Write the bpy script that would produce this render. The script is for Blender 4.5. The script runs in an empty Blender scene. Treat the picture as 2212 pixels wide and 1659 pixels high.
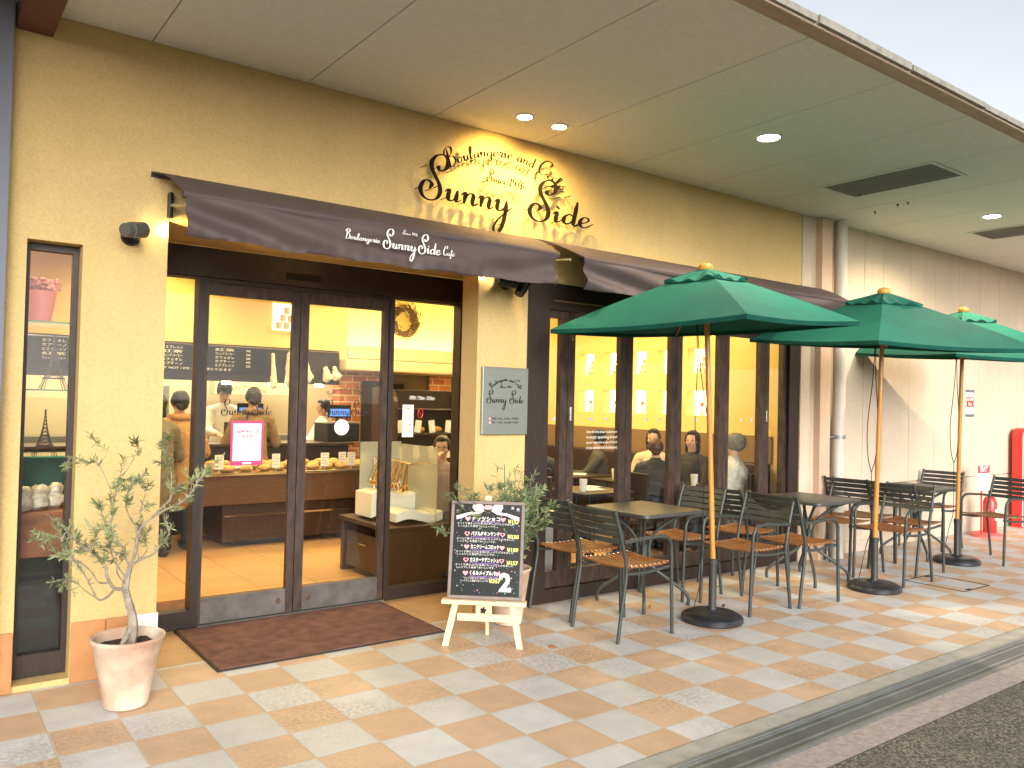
import bpy, bmesh, math, random
from mathutils import Vector, Matrix, Euler
R = math.radians
random.seed(7)
sc = bpy.context.scene
C = sc.collection
# ---------------------------------------------------------------- camera
H = 1.5
XR = Vector((0.80146, -0.59762, 0.02279)); XU = Vector((-0.03113, -0.00363, 0.99951)); XF = Vector((0.59724, 0.80177, 0.02151))
CAM = Vector((0, 0, H))
cd = bpy.data.cameras.new('camera'); cam = bpy.data.objects.new('camera', cd); C.objects.link(cam)
cd.sensor_width = 36; cd.lens = 1749.9 / 2212 * 36; cd.clip_end = 600; cd.clip_start = .05
cam.matrix_world = Matrix((( XR.x, XU.x, -XF.x, 0), (XR.y, XU.y, -XF.y, 0), (XR.z, XU.z, -XF.z, H), (0, 0, 0, 1)))
sc.camera = cam
def ray(x, y): return XR * ((x-1106)/1749.9) + XU * (-(y-829.5)/1749.9) + XF
def aty(x, y, Y): d = ray(x, y); return CAM + d * (Y/d.y)
def atz(x, y, z): d = ray(x, y); return CAM + d * ((z-H)/d.z)
def atx(x, y, X): d = ray(x, y); return CAM + d * (X/d.x)
# ---------------------------------------------------------------- world, sun, exposure
SUN_EL, SUN_AZ = R(20), R(200)          # azimuth measured from +Y clockwise
w = bpy.data.worlds.new('World'); sc.world = w; w.use_nodes = True
nt = w.node_tree; bg = nt.nodes['Background']
sky = nt.nodes.new('ShaderNodeTexSky'); sky.sky_type = 'NISHITA'; sky.sun_disc = False
sky.sun_elevation = SUN_EL; sky.sun_rotation = SUN_AZ; sky.dust_density = 1.5; sky.air_density = 1.0
hs = nt.nodes.new('ShaderNodeHueSaturation'); hs.inputs['Saturation'].default_value = .22
nt.links.new(sky.outputs[0], hs.inputs['Color']); nt.links.new(hs.outputs[0], bg.inputs[0]); bg.inputs[1].default_value = .125
sl = bpy.data.lights.new('sun', 'SUN'); sl.energy = 1.4; sl.angle = R(40); sl.color = (1, .985, .96)
so = bpy.data.objects.new('sun', sl); C.objects.link(so)
sd = Vector((math.sin(SUN_AZ)*math.cos(SUN_EL), math.cos(SUN_AZ)*math.cos(SUN_EL), math.sin(SUN_EL)))
so.rotation_euler = sd.to_track_quat('Z', 'Y').to_euler(); so.location = (0, -10, 10)
sc.view_settings.view_transform = 'Standard'; sc.view_settings.look = 'None'
sc.view_settings.exposure = 1.05; sc.view_settings.gamma = 1; sc.view_settings.use_curve_mapping = False
sc.render.engine = 'CYCLES'
sc.cycles.max_bounces = 7; sc.cycles.diffuse_bounces = 4; sc.cycles.transparent_max_bounces = 16
sc.cycles.sample_clamp_indirect = 6; sc.cycles.caustics_reflective = False; sc.cycles.caustics_refractive = False

# ---------------------------------------------------------------- materials
MT = {}
def mat(name, col, rough=.6, metal=0, emit=None, es=1, var=0, vscale=20, bump=0, bscale=80, spec=.5, coat=0, stretch=None, trans=0, sheen=0, col2=None):
    if name in MT: return MT[name]
    m = bpy.data.materials.new(name); m.use_nodes = True; n = m.node_tree; p = n.nodes['Principled BSDF']
    p.inputs['Base Color'].default_value = (*col, 1); p.inputs['Roughness'].default_value = rough; p.inputs['Metallic'].default_value = metal
    p.inputs['Specular IOR Level'].default_value = spec; p.inputs['Coat Weight'].default_value = coat
    p.inputs['Sheen Weight'].default_value = sheen; p.inputs['Transmission Weight'].default_value = trans
    if emit: p.inputs['Emission Color'].default_value = (*emit, 1); p.inputs['Emission Strength'].default_value = es
    if var or bump:
        tc = n.nodes.new('ShaderNodeTexCoord'); mp = n.nodes.new('ShaderNodeMapping'); n.links.new(tc.outputs['Object'], mp.inputs[0])
        if stretch: mp.inputs['Scale'].default_value = stretch
    if var:
        t = n.nodes.new('ShaderNodeTexNoise'); t.inputs['Scale'].default_value = vscale; t.inputs['Detail'].default_value = 5; n.links.new(mp.outputs[0], t.inputs['Vector'])
        r = n.nodes.new('ShaderNodeValToRGB'); r.color_ramp.elements[0].position = .3; r.color_ramp.elements[1].position = .7
        a = [c*(1-var) for c in col]; b = [min(1, c*(1+var)) for c in (col2 or col)]
        r.color_ramp.elements[0].color = (*a, 1); r.color_ramp.elements[1].color = (*b, 1)
        n.links.new(t.outputs[0], r.inputs[0]); n.links.new(r.outputs[0], p.inputs['Base Color'])
    if bump:
        t = n.nodes.new('ShaderNodeTexNoise'); t.inputs['Scale'].default_value = bscale; t.inputs['Detail'].default_value = 4; n.links.new(mp.outputs[0], t.inputs['Vector'])
        b = n.nodes.new('ShaderNodeBump'); b.inputs['Strength'].default_value = bump; b.inputs['Distance'].default_value = .01
        n.links.new(t.outputs[0], b.inputs['Height']); n.links.new(b.outputs[0], p.inputs['Normal'])
    MT[name] = m; return m
def glassmat(name, tint=(1, 1, 1), refl=.06, rough=.0, frost=0):
    m = bpy.data.materials.new(name); m.use_nodes = True; n = m.node_tree; n.nodes.remove(n.nodes['Principled BSDF'])
    o = n.nodes['Material Output']; t = n.nodes.new('ShaderNodeBsdfTransparent'); t.inputs[0].default_value = (*tint, 1)
    g = n.nodes.new('ShaderNodeBsdfGlossy'); g.inputs['Roughness'].default_value = rough
    f = n.nodes.new('ShaderNodeFresnel'); f.inputs[0].default_value = 1.45; mx = n.nodes.new('ShaderNodeMixShader')
    ge = n.nodes.new('ShaderNodeNewGeometry'); mr = n.nodes.new('ShaderNodeMapRange'); n.links.new(ge.outputs['Backfacing'], mr.inputs[0]); mr.inputs[3].default_value = 1.45; mr.inputs[4].default_value = 1/1.45
    n.links.new(mr.outputs[0], f.inputs[0]); n.links.new(f.outputs[0], mx.inputs[0]); n.links.new(t.outputs[0], mx.inputs[1]); n.links.new(g.outputs[0], mx.inputs[2])
    last = mx
    if frost:
        d = n.nodes.new('ShaderNodeBsdfDiffuse'); d.inputs[0].default_value = (.75, .72, .6, 1); m2 = n.nodes.new('ShaderNodeMixShader'); m2.inputs[0].default_value = frost
        n.links.new(mx.outputs[0], m2.inputs[1]); n.links.new(d.outputs[0], m2.inputs[2]); last = m2
    n.links.new(last.outputs[0], o.inputs[0]); return m

def N(n, t, **k):
    x = n.nodes.new(t)
    for a, b in k.items(): setattr(x, a, b)
    return x
def math_(n, op, a, b=None):
    x = N(n, 'ShaderNodeMath', operation=op)
    for i, v in enumerate((a, b)):
        if v is None: continue
        if isinstance(v, (int, float)): x.inputs[i].default_value = v
        else: n.links.new(v, x.inputs[i])
    return x.outputs[0]
def mixc(n, f, a, b, bt='MIX'):
    x = N(n, 'ShaderNodeMix', data_type='RGBA', blend_type=bt)
    for i, v in ((0, f), (6, a), (7, b)):
        if isinstance(v, (int, float)): x.inputs[i].default_value = v
        elif isinstance(v, tuple): x.inputs[i].default_value = (*v, 1)
        else: n.links.new(v, x.inputs[i])
    return x.outputs[2]
def ramp(n, v, stops):
    r = N(n, 'ShaderNodeValToRGB')
    while len(r.color_ramp.elements) < len(stops): r.color_ramp.elements.new(.5)
    for e, (p, c) in zip(r.color_ramp.elements, stops): e.position = p; e.color = (*c, 1) if isinstance(c, tuple) else (c, c, c, 1)
    n.links.new(v, r.inputs[0]); return r.outputs[0]
def noise(n, vec, s, d=4, dist=0):
    t = N(n, 'ShaderNodeTexNoise'); t.inputs['Scale'].default_value = s; t.inputs['Detail'].default_value = d; t.inputs['Distortion'].default_value = dist; n.links.new(vec, t.inputs['Vector']); return t.outputs[0]
def tile_mat(name, x0, y0, sx, sy, colA, colB, groutc, stain=.6, gw=.012, rough=.45, embossed=True):
    """square tiles laid in a checkerboard of two glazes, with joints, tile to tile variation and worn, dirty patches"""
    m = bpy.data.materials.new(name); m.use_nodes = True; n = m.node_tree; p = n.nodes['Principled BSDF']
    tc = N(n, 'ShaderNodeTexCoord'); sp = N(n, 'ShaderNodeSeparateXYZ'); n.links.new(tc.outputs['Object'], sp.inputs[0]); V = tc.outputs['Object']
    u = math_(n, 'DIVIDE', math_(n, 'SUBTRACT', sp.outputs[0], x0), sx); v = math_(n, 'DIVIDE', math_(n, 'SUBTRACT', sp.outputs[1], y0), sy)
    fu = math_(n, 'FLOOR', u); fv = math_(n, 'FLOOR', v)
    par = math_(n, 'MODULO', math_(n, 'ADD', math_(n, 'ADD', fu, fv), 1000), 2)
    def edge(t): f = math_(n, 'FRACT', t); return math_(n, 'MINIMUM', f, math_(n, 'SUBTRACT', 1, f))
    e = math_(n, 'MINIMUM', edge(u), edge(v)); g = ramp(n, e, [(gw*.55, 1.0), (gw*1.3, 0.0)])
    cb = N(n, 'ShaderNodeCombineXYZ'); n.links.new(fu, cb.inputs[0]); n.links.new(fv, cb.inputs[1])
    wn = N(n, 'ShaderNodeTexWhiteNoise'); n.links.new(cb.outputs[0], wn.inputs['Vector'])
    n1 = noise(n, V, 9, 6, .4); n2 = noise(n, V, 48, 5, .35); n3 = noise(n, V, 1.1, 3); n4 = noise(n, V, 140, 3, .5)
    a = mixc(n, n1, tuple(c*.82 for c in colA), tuple(min(.95, c*1.12) for c in colA))
    b = mixc(n, n1, tuple(c*.78 for c in colB), tuple(min(.95, c*1.2) for c in colB))
    col = mixc(n, par, b, a)
    col = mixc(n, .45, col, mixc(n, wn.outputs['Value'], (.72, .7, .66), (1, 1, 1)), 'MULTIPLY')
    # wear: patches that follow where people walk, broken up per tile
    bandv = math_(n, 'MULTIPLY', ramp(n, math_(n, 'ABSOLUTE', math_(n, 'SUBTRACT', sp.outputs[1], 3.72)), [(.15, 1.0), (.62, 0.0)]), ramp(n, noise(n, V, 2.2, 3), [(.36, 0.0), (.56, 1.0)])); big = math_(n, 'MAXIMUM', bandv, ramp(n, n3, [(.46, 0.0), (.62, 1.0)])); tl = ramp(n, wn.outputs['Value'], [(.2, .35), (.75, 1.0)])
    fine = ramp(n, n2, [(.38, .1), (.62, 1.0)]); st = math_(n, 'MULTIPLY', math_(n, 'MULTIPLY', big, tl), fine)
    col = mixc(n, math_(n, 'MULTIPLY', st, stain), col, (.13, .085, .05))
    col = mixc(n, g, col, groutc)
    n.links.new(col, p.inputs['Base Color'])
    n.links.new(math_(n, 'ADD', math_(n, 'MULTIPLY', n1, .25), rough-.1), p.inputs['Roughness'])
    bp = N(n, 'ShaderNodeBump'); bp.inputs['Strength'].default_value = .45; bp.inputs['Distance'].default_value = .004
    hgt = math_(n, 'SUBTRACT', math_(n, 'MULTIPLY', math_(n, 'ADD', n4, n2), .35 if embossed else .1), math_(n, 'MULTIPLY', g, .9))
    n.links.new(hgt, bp.inputs['Height']); n.links.new(bp.outputs[0], p.inputs['Normal']); return m
def plaster(name, col, rough=.85):
    m = bpy.data.materials.new(name); m.use_nodes = True; n = m.node_tree; p = n.nodes['Principled BSDF']; p.inputs['Roughness'].default_value = rough
    tc = N(n, 'ShaderNodeTexCoord'); V = tc.outputs['Object']
    a = noise(n, V, 1.6, 5, .3); b = noise(n, V, 60, 6, 1.5); c = noise(n, V, 190, 3, 2.0)
    col1 = mixc(n, ramp(n, a, [(.3, 0.0), (.7, 1.0)]), tuple(x*.93 for x in col), tuple(min(1, x*1.04) for x in col))
    col1 = mixc(n, .35, col1, ramp(n, b, [(.35, .55), (.65, 1.0)]), 'MULTIPLY')
    mp = N(n, 'ShaderNodeMapping'); mp.inputs['Scale'].default_value = (6, 6, .5); n.links.new(V, mp.inputs[0])
    s = ramp(n, noise(n, mp.outputs[0], 1.3, 5), [(.55, 0.0), (.75, 1.0)])
    col1 = mixc(n, math_(n, 'MULTIPLY', s, .14), col1, tuple(x*.5 for x in col))
    n.links.new(col1, p.inputs['Base Color'])
    bp = N(n, 'ShaderNodeBump'); bp.inputs['Strength'].default_value = .6; bp.inputs['Distance'].default_value = .006
    n.links.new(math_(n, 'ADD', math_(n, 'MULTIPLY', b, .6), math_(n, 'MULTIPLY', c, .4)), bp.inputs['Height']); n.links.new(bp.outputs[0], p.inputs['Normal']); return m

M_plaster = plaster('yellow_plaster', (.67, .475, .195))
M_pinkwall = plaster('cream_panel_plaster', (.67, .545, .41))
M_tile = tile_mat('checker_tiles', 1.12, 4.37, .291, .295, (.64, .645, .635), (.64, .45, .30), (.52, .45, .36), stain=.42)
M_recess = tile_mat('orange_tiles', 1.12, 4.70, .30, .30, (.60, .36, .17), (.58, .35, .165), (.3, .2, .12), stain=.2)
M_inner = tile_mat('shop_floor_tiles', 0, 5.4, .45, .45, (.62, .36, .15), (.6, .345, .145), (.22, .13, .07), stain=.12, gw=.009, rough=.35, embossed=False)
M_skirt = mat('skirting_tile', (.44, .20, .07), .5, var=.15, vscale=8, bump=.2)
M_skirtw = mat('white_tile', (.72, .72, .68), .5, var=.08, bump=.2)
M_wood = mat('dark_stained_wood', (.024, .013, .009), .45, var=.35, vscale=14, stretch=(8, 8, .7), bump=.25, bscale=40)
M_woodworn = mat('worn_dark_wood', (.046, .026, .017), .5, var=.6, vscale=9, stretch=(3, 3, 1), bump=.3, bscale=50)
M_ceil = mat('soffit_board', (.78, .77, .72), .9, var=.04, vscale=30, bump=.15, bscale=250)
M_fascia = mat('fascia_board', (.46, .34, .25), .8, var=.12, vscale=6, stretch=(.5, 4, 4), bump=.2)
M_glass = glassmat('window_glass', (.97, .98, .96))
M_frost = glassmat('frosted_screen', (.85, .85, .7), frost=.35)
M_green = mat('green_glass_edge', (.03, .22, .12), .1, emit=None)
M_metal = mat('green_grey_powder_coat', (.058, .067, .061), .42, metal=.35, var=.12, vscale=40, bump=.08, bscale=200)
M_tabletop = mat('speckled_table_top', (.05, .052, .046), .4, var=.3, vscale=120, bump=.05, bscale=300)
M_teak = mat('oiled_wood_slats', (.30, .115, .03), .5, var=.35, vscale=7, stretch=(12, 1.2, 12), bump=.2, bscale=60)
M_screw = mat('steel_screw', (.7, .68, .62), .25, metal=1)
M_canopy = mat('green_canvas', (.016, .135, .095), .8, var=.1, vscale=5, bump=.25, bscale=420, spec=.2)
M_pole = mat('bamboo_coloured_pole', (.52, .235, .045), .35, var=.25, vscale=8, stretch=(6, 6, .6), coat=.25)
M_finial = mat('varnished_wood_knob', (.62, .3, .05), .2, coat=.6)
M_resin = mat('black_resin', (.022, .024, .028), .33, var=.5, vscale=18, bump=.15, bscale=120)
M_cord = mat('black_cord', (.01, .01, .01), .8)
M_awn = mat('plum_brown_awning_canvas', (.085, .060, .058), .6, var=.1, vscale=4, bump=.15, bscale=300, spec=.4)
M_black = mat('black_metal', (.012, .012, .012), .4, metal=.4)
M_signblk = mat('black_sign_metal', (.012, .009, .007), .9, spec=.1)
M_white = mat('white_paint', (.8, .8, .77), .6)
M_pvc = mat('cream_downpipe', (.62, .57, .48), .45, var=.1, vscale=3, stretch=(2, 2, .6))
M_terra = mat('pale_terracotta', (.58, .33, .20), .75, var=.26, vscale=4, bump=.15, col2=(.66, .56, .44))
M_soil = mat('potting_soil', (.035, .024, .017), .95, var=.6, vscale=60, bump=1, bscale=90)
M_bark = mat('grey_bark', (.30, .25, .19), .85, var=.35, vscale=30, bump=.5, bscale=60)
M_leaf = mat('olive_leaf', (.11, .135, .045), .5, var=.35, vscale=6, col2=(.30, .33, .15))
M_leaf2 = mat('dense_olive_leaf', (.075, .12, .04), .5, var=.35, vscale=8, col2=(.2, .26, .11))
M_mat = mat('brown_coir_mat', (.175, .078, .052), .95, var=.35, vscale=12, bump=.7, bscale=260)
M_matedge = mat('dark_rubber_edge', (.02, .015, .012), .7)
M_stone = mat('grey_kerb_stone', (.40, .385, .33), .8, var=.15, vscale=9, bump=.3, bscale=120)
M_grate = mat('galvanised_grating', (.27, .29, .29), .45, metal=.55, var=.15, vscale=6, bump=.1)
M_aggr = None
M_pine = mat('pale_pine', (.78, .62, .36), .6, var=.12, vscale=10, stretch=(4, 4, .6), bump=.1)
M_board = mat('black_marker_board', (.004, .005, .004), .28, spec=.3)
M_bframe = mat('grey_brown_board_frame', (.22, .17, .15), .6, var=.15)
M_paper = mat('white_paper', (.78, .76, .68), .7)
M_pink = mat('magenta_border', (.72, .05, .17), .5)
M_red = mat('red_paint', (.65, .025, .018), .35, coat=.3)
M_pinkpl = mat('faded_red_plastic', (.75, .16, .14), .5)
M_steel = mat('brushed_steel', (.33, .35, .31), .33, metal=.7, var=.06, vscale=8, stretch=(.4, 8, 8))
M_chrome = mat('polished_steel', (.8, .75, .62), .15, metal=1)
M_iwall = mat('shop_yellow_wall', (.78, .58, .21), .85, var=.04, vscale=2, bump=.05)
M_icream = mat('shop_cream_wall', (.74, .62, .40), .8, var=.04, vscale=2)
M_ceili = mat('shop_ceiling', (.75, .68, .5), .9)
M_dark = mat('dark_brown_joinery', (.018, .009, .006), .35, var=.3, vscale=9, stretch=(1, 1, 6))
M_dark2 = mat('walnut_joinery', (.045, .02, .011), .35, var=.3, vscale=8, stretch=(6, 6, 1))
M_bench = mat('brown_leather', (.035, .018, .01), .45, var=.15)
M_text = mat('white_lettering', (.85, .84, .78), .6)
M_textb = mat('black_lettering', (.012, .01, .01), .5)
M_yel = mat('yellow_chalk', (.85, .82, .2), .7)
M_purple = mat('purple_chalk', (.35, .14, .6), .7)
M_pinkc = mat('pink_chalk', (.9, .35, .38), .7)
M_bluec = mat('blue_chalk', (.15, .35, .8), .7)
M_greenc = mat('green_chalk', (.2, .75, .4), .7)
M_bluedot = mat('blue_glass_dot', (.35, .5, .75), .5)
M_lamp = mat('lamp_glow', (1, 1, 1), emit=(1, .86, .6), es=30)
M_lampw = mat('lamp_glow_cool', (1, 1, 1), emit=(1, .93, .78), es=30)
M_tube = mat('shop_tube_glow', (1, 1, 1), emit=(1, .82, .45), es=6)
M_niche = mat('lit_niche_back', (.9, .85, .7), emit=(1, .84, .5), es=1.6)
M_cup = mat('paper_cups', (.62, .56, .4), .7)
M_bread = mat('baked_bread', (.6, .33, .1), .6, var=.3, vscale=20)
M_skin = mat('skin', (.55, .33, .22), .55)
M_hair = mat('black_hair', (.012, .008, .007), .5, var=.3, vscale=40, bump=.5, bscale=90)
M_hairr = mat('reddish_brown_hair', (.06, .018, .01), .45, var=.4, vscale=40, bump=.5, bscale=90)
M_eye = mat('dark_eye', (.01, .008, .008), .2); M_lip = mat('lip', (.4, .14, .11), .5)

def aggregate():
    m = bpy.data.materials.new('exposed_aggregate'); m.use_nodes = True; n = m.node_tree; p = n.nodes['Principled BSDF']; p.inputs['Roughness'].default_value = .85
    tc = N(n, 'ShaderNodeTexCoord'); V = tc.outputs['Object']
    v = N(n, 'ShaderNodeTexVoronoi'); v.inputs['Scale'].default_value = 95; n.links.new(V, v.inputs['Vector'])
    c = ramp(n, v.outputs['Color'], [(.15, (.05, .05, .04)), (.5, (.13, .12, .09)), (.85, (.27, .24, .17))])
    c = mixc(n, ramp(n, noise(n, V, 3, 4), [(.3, 0.0), (.7, .5)]), c, (.07, .07, .055))
    n.links.new(c, p.inputs['Base Color']); b = N(n, 'ShaderNodeBump'); b.inputs['Strength'].default_value = .8; b.inputs['Distance'].default_value = .005; b.invert = True
    n.links.new(v.outputs['Distance'], b.inputs['Height']); n.links.new(b.outputs[0], p.inputs['Normal']); return m
M_aggr = aggregate()
def brickmat():
    m = bpy.data.materials.new('orange_brick_cladding'); m.use_nodes = True; n = m.node_tree; p = n.nodes['Principled BSDF']; p.inputs['Roughness'].default_value = .7
    tc = N(n, 'ShaderNodeTexCoord'); mp = N(n, 'ShaderNodeMapping'); mp.inputs['Rotation'].default_value = (R(90), 0, 0); n.links.new(tc.outputs['Object'], mp.inputs[0])
    b = N(n, 'ShaderNodeTexBrick'); b.inputs['Color1'].default_value = (.55, .2, .06, 1); b.inputs['Color2'].default_value = (.3, .08, .03, 1); b.inputs['Mortar'].default_value = (.6, .45, .25, 1)
    b.inputs['Scale'].default_value = 1; b.inputs['Brick Width'].default_value = .2; b.inputs['Row Height'].default_value = .085; b.inputs['Mortar Size'].default_value = .008
    n.links.new(mp.outputs[0], b.inputs[0]); n.links.new(b.outputs[0], p.inputs['Base Color']); return m
M_brick = brickmat()

# ---------------------------------------------------------------- mesh helpers
def inv(o, parent):                      # the mesh is given in world coordinates: undo its thing's own place (a part of a part needs no correction)
    if parent.parent is None: o.matrix_parent_inverse = Matrix.LocRotScale(parent.location, parent.rotation_euler, parent.scale).inverted()
class MB:
    def __init__(s): s.v = []; s.f = []
    def add(s, vs, fs):
        k = len(s.v); s.v += [Vector(a) for a in vs]; s.f += [tuple(i+k for i in f) for f in fs]; return s
    def box(s, a, b, mtx=None):
        x0, y0, z0 = a; x1, y1, z1 = b
        vs = [Vector((x, y, z)) for z in (z0, z1) for y in (y0, y1) for x in (x0, x1)]
        if mtx: vs = [mtx @ v for v in vs]
        return s.add(vs, [(0, 2, 3, 1), (4, 5, 7, 6), (0, 1, 5, 4), (2, 6, 7, 3), (0, 4, 6, 2), (1, 3, 7, 5)])
    def rbox(s, a, b, r=.004, mtx=None):   # box with chamfered edges
        bm = bmesh.new(); x0, y0, z0 = a; x1, y1, z1 = b
        bmesh.ops.create_cube(bm, size=1)
        for v in bm.verts: v.co = Vector(((x0+x1)/2 + v.co.x*(x1-x0), (y0+y1)/2 + v.co.y*(y1-y0), (z0+z1)/2 + v.co.z*(z1-z0)))
        bmesh.ops.bevel(bm, geom=list(bm.edges), offset=min(r, .45*min(abs(x1-x0), abs(y1-y0), abs(z1-z0))), segments=2, affect='EDGES', profile=.5)
        return s.bm(bm, mtx)
    def bm(s, bm, mtx=None):
        bm.verts.ensure_lookup_table(); bm.verts.index_update()
        vs = [(mtx @ v.co) if mtx else v.co.copy() for v in bm.verts]; fs = [tuple(v.index for v in f.verts) for f in bm.faces]; bm.free(); return s.add(vs, fs)
    def tube(s, pts, r, n=10, cap=True, closed=False):
        pts = [Vector(p) for p in pts]; m = len(pts); rr = r if isinstance(r, (list, tuple)) else [r]*m
        vs = []; up = None
        for i, p in enumerate(pts):
            a = pts[(i-1) % m] if (closed or i) else p; b = pts[(i+1) % m] if (closed or i < m-1) else p
            t = (b-a); t = t.normalized() if t.length > 1e-9 else Vector((0, 0, 1))
            if up is None: up = t.orthogonal().normalized()
            else:
                up = up - t*up.dot(t); up = up.normalized() if up.length > 1e-6 else t.orthogonal().normalized()
            q = t.cross(up)
            for k in range(n): an = 2*math.pi*k/n; vs.append(p + (up*math.cos(an) + q*math.sin(an))*rr[i])
        fs = []
        for i in range(m if closed else m-1):
            j = (i+1) % m
            for k in range(n): l = (k+1) % n; fs.append((i*n+k, i*n+l, j*n+l, j*n+k))
        if cap and not closed: fs += [tuple(range(n-1, -1, -1)), tuple((m-1)*n+k for k in range(n))]
        return s.add(vs, fs)
    def lathe(s, prof, c=(0, 0, 0), n=32, mtx=None):
        vs = []; c = Vector(c)
        for r, z in prof:
            for k in range(n): a = 2*math.pi*k/n; vs.append(Vector((r*math.cos(a), r*math.sin(a), z)))
        fs = []
        for i in range(len(prof)-1):
            for k in range(n): l = (k+1) % n; fs.append((i*n+k, i*n+l, (i+1)*n+l, (i+1)*n+k))
        if prof[0][0] > 1e-5: fs.append(tuple(range(n-1, -1, -1)))
        if prof[-1][0] > 1e-5: fs.append(tuple((len(prof)-1)*n+k for k in range(n)))
        vs = [(mtx @ v if mtx else v) + c for v in vs]
        return s.add(vs, fs)
    def sph(s, c, r, seg=14, rng=8, mtx=None):
        r = r if isinstance(r, (tuple, list)) else (r, r, r); bm = bmesh.new(); bmesh.ops.create_uvsphere(bm, u_segments=seg, v_segments=rng, radius=1)
        for v in bm.verts: v.co = Vector((v.co.x*r[0], v.co.y*r[1], v.co.z*r[2])); v.co = (mtx @ v.co if mtx else v.co) + Vector(c)
        return s.bm(bm)
    def cap(s, a, b, ra, rb, n=12, k=4):   # tapered capsule
        a = Vector(a); b = Vector(b); d = (b-a).normalized() if (b-a).length > 1e-6 else Vector((0, 0, 1)); pts = []; rs = []
        for i in range(k): t = math.pi/2*(1-i/k); pts.append(a - d*ra*math.sin(t)); rs.append(max(ra*math.cos(t), .0005))
        pts.append(a); rs.append(ra); pts.append(b); rs.append(rb)
        for i in range(1, k+1): t = math.pi/2*i/k; pts.append(b + d*rb*math.sin(t)); rs.append(max(rb*math.cos(t), .0005))
        return s.tube(pts, rs, n)
    def prism(s, poly, z0, z1, mtx=None):
        n = len(poly); vs = [Vector((x, y, z0)) for x, y in poly] + [Vector((x, y, z1)) for x, y in poly]
        if mtx: vs = [mtx @ v for v in vs]
        return s.add(vs, [tuple(range(n-1, -1, -1)), tuple(range(n, 2*n))] + [(i, (i+1) % n, n+(i+1) % n, n+i) for i in range(n)])
    def build(s, name, m, parent=None, smooth=False, loc=None, rot=None, edge=40, w=0):
        me = bpy.data.meshes.new(name); me.from_pydata([tuple(v) for v in s.v], [], s.f); me.validate()
        bm = bmesh.new(); bm.from_mesh(me); bmesh.ops.recalc_face_normals(bm, faces=bm.faces)
        if smooth:
            for f in bm.faces: f.smooth = True
            for e in bm.edges:
                if len(e.link_faces) == 2 and e.calc_face_angle(0) > R(edge): e.smooth = False
        bm.to_mesh(me); bm.free(); me.materials.append(m)
        o = bpy.data.objects.new(name, me); C.objects.link(o)
        if parent: o.parent = parent
        if w and parent: inv(o, parent)
        if loc is not None: o.location = loc
        if rot is not None: o.rotation_euler = rot
        return o
def empty(name, label, cat, loc=(0, 0, 0), rz=0, group=None, rot=None):
    o = bpy.data.objects.new(name, None); C.objects.link(o); o.location = loc; o.rotation_euler = rot or (0, 0, rz); o.empty_display_size = .1
    o['label'] = label; o['category'] = cat
    if group: o['group'] = group
    return o
def tag(o, label, cat, group=None):
    o['label'] = label; o['category'] = cat
    if group: o['group'] = group
    return o
def struct(o): o['kind'] = 'structure'; return o
def copy_tree(o, parent=None):
    c = o.copy(); C.objects.link(c)
    if parent: c.parent = parent
    for ch in list(o.children): copy_tree(ch, c)
    return c
DG = None
def evalmesh(o):
    dg = bpy.context.evaluated_depsgraph_get(); return bpy.data.meshes.new_from_object(o.evaluated_get(dg))
def text(name, s, size, m, parent, loc, rot=(R(90), 0, 0), align='CENTER', ext=.0, width=None, bold=0):
    cu = bpy.data.curves.new(name, 'FONT'); cu.body = s; cu.size = size; cu.align_x = align; cu.align_y = 'CENTER'; cu.extrude = ext; cu.offset = bold; cu.resolution_u = 2
    o = bpy.data.objects.new('tmp', cu); C.objects.link(o); bpy.context.view_layer.update(); me = evalmesh(o); bpy.data.objects.remove(o); bpy.data.curves.remove(cu)
    if width and len(me.vertices):
        xs = [v.co.x for v in me.vertices]; k = width/max(1e-6, max(xs)-min(xs))
        for v in me.vertices: v.co.x *= k
    me.name = name; me.materials.clear(); me.materials.append(m); q = bpy.data.objects.new(name, me); C.objects.link(q); q.location = loc; q.rotation_euler = rot
    if parent: q.parent = parent
    return q

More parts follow.
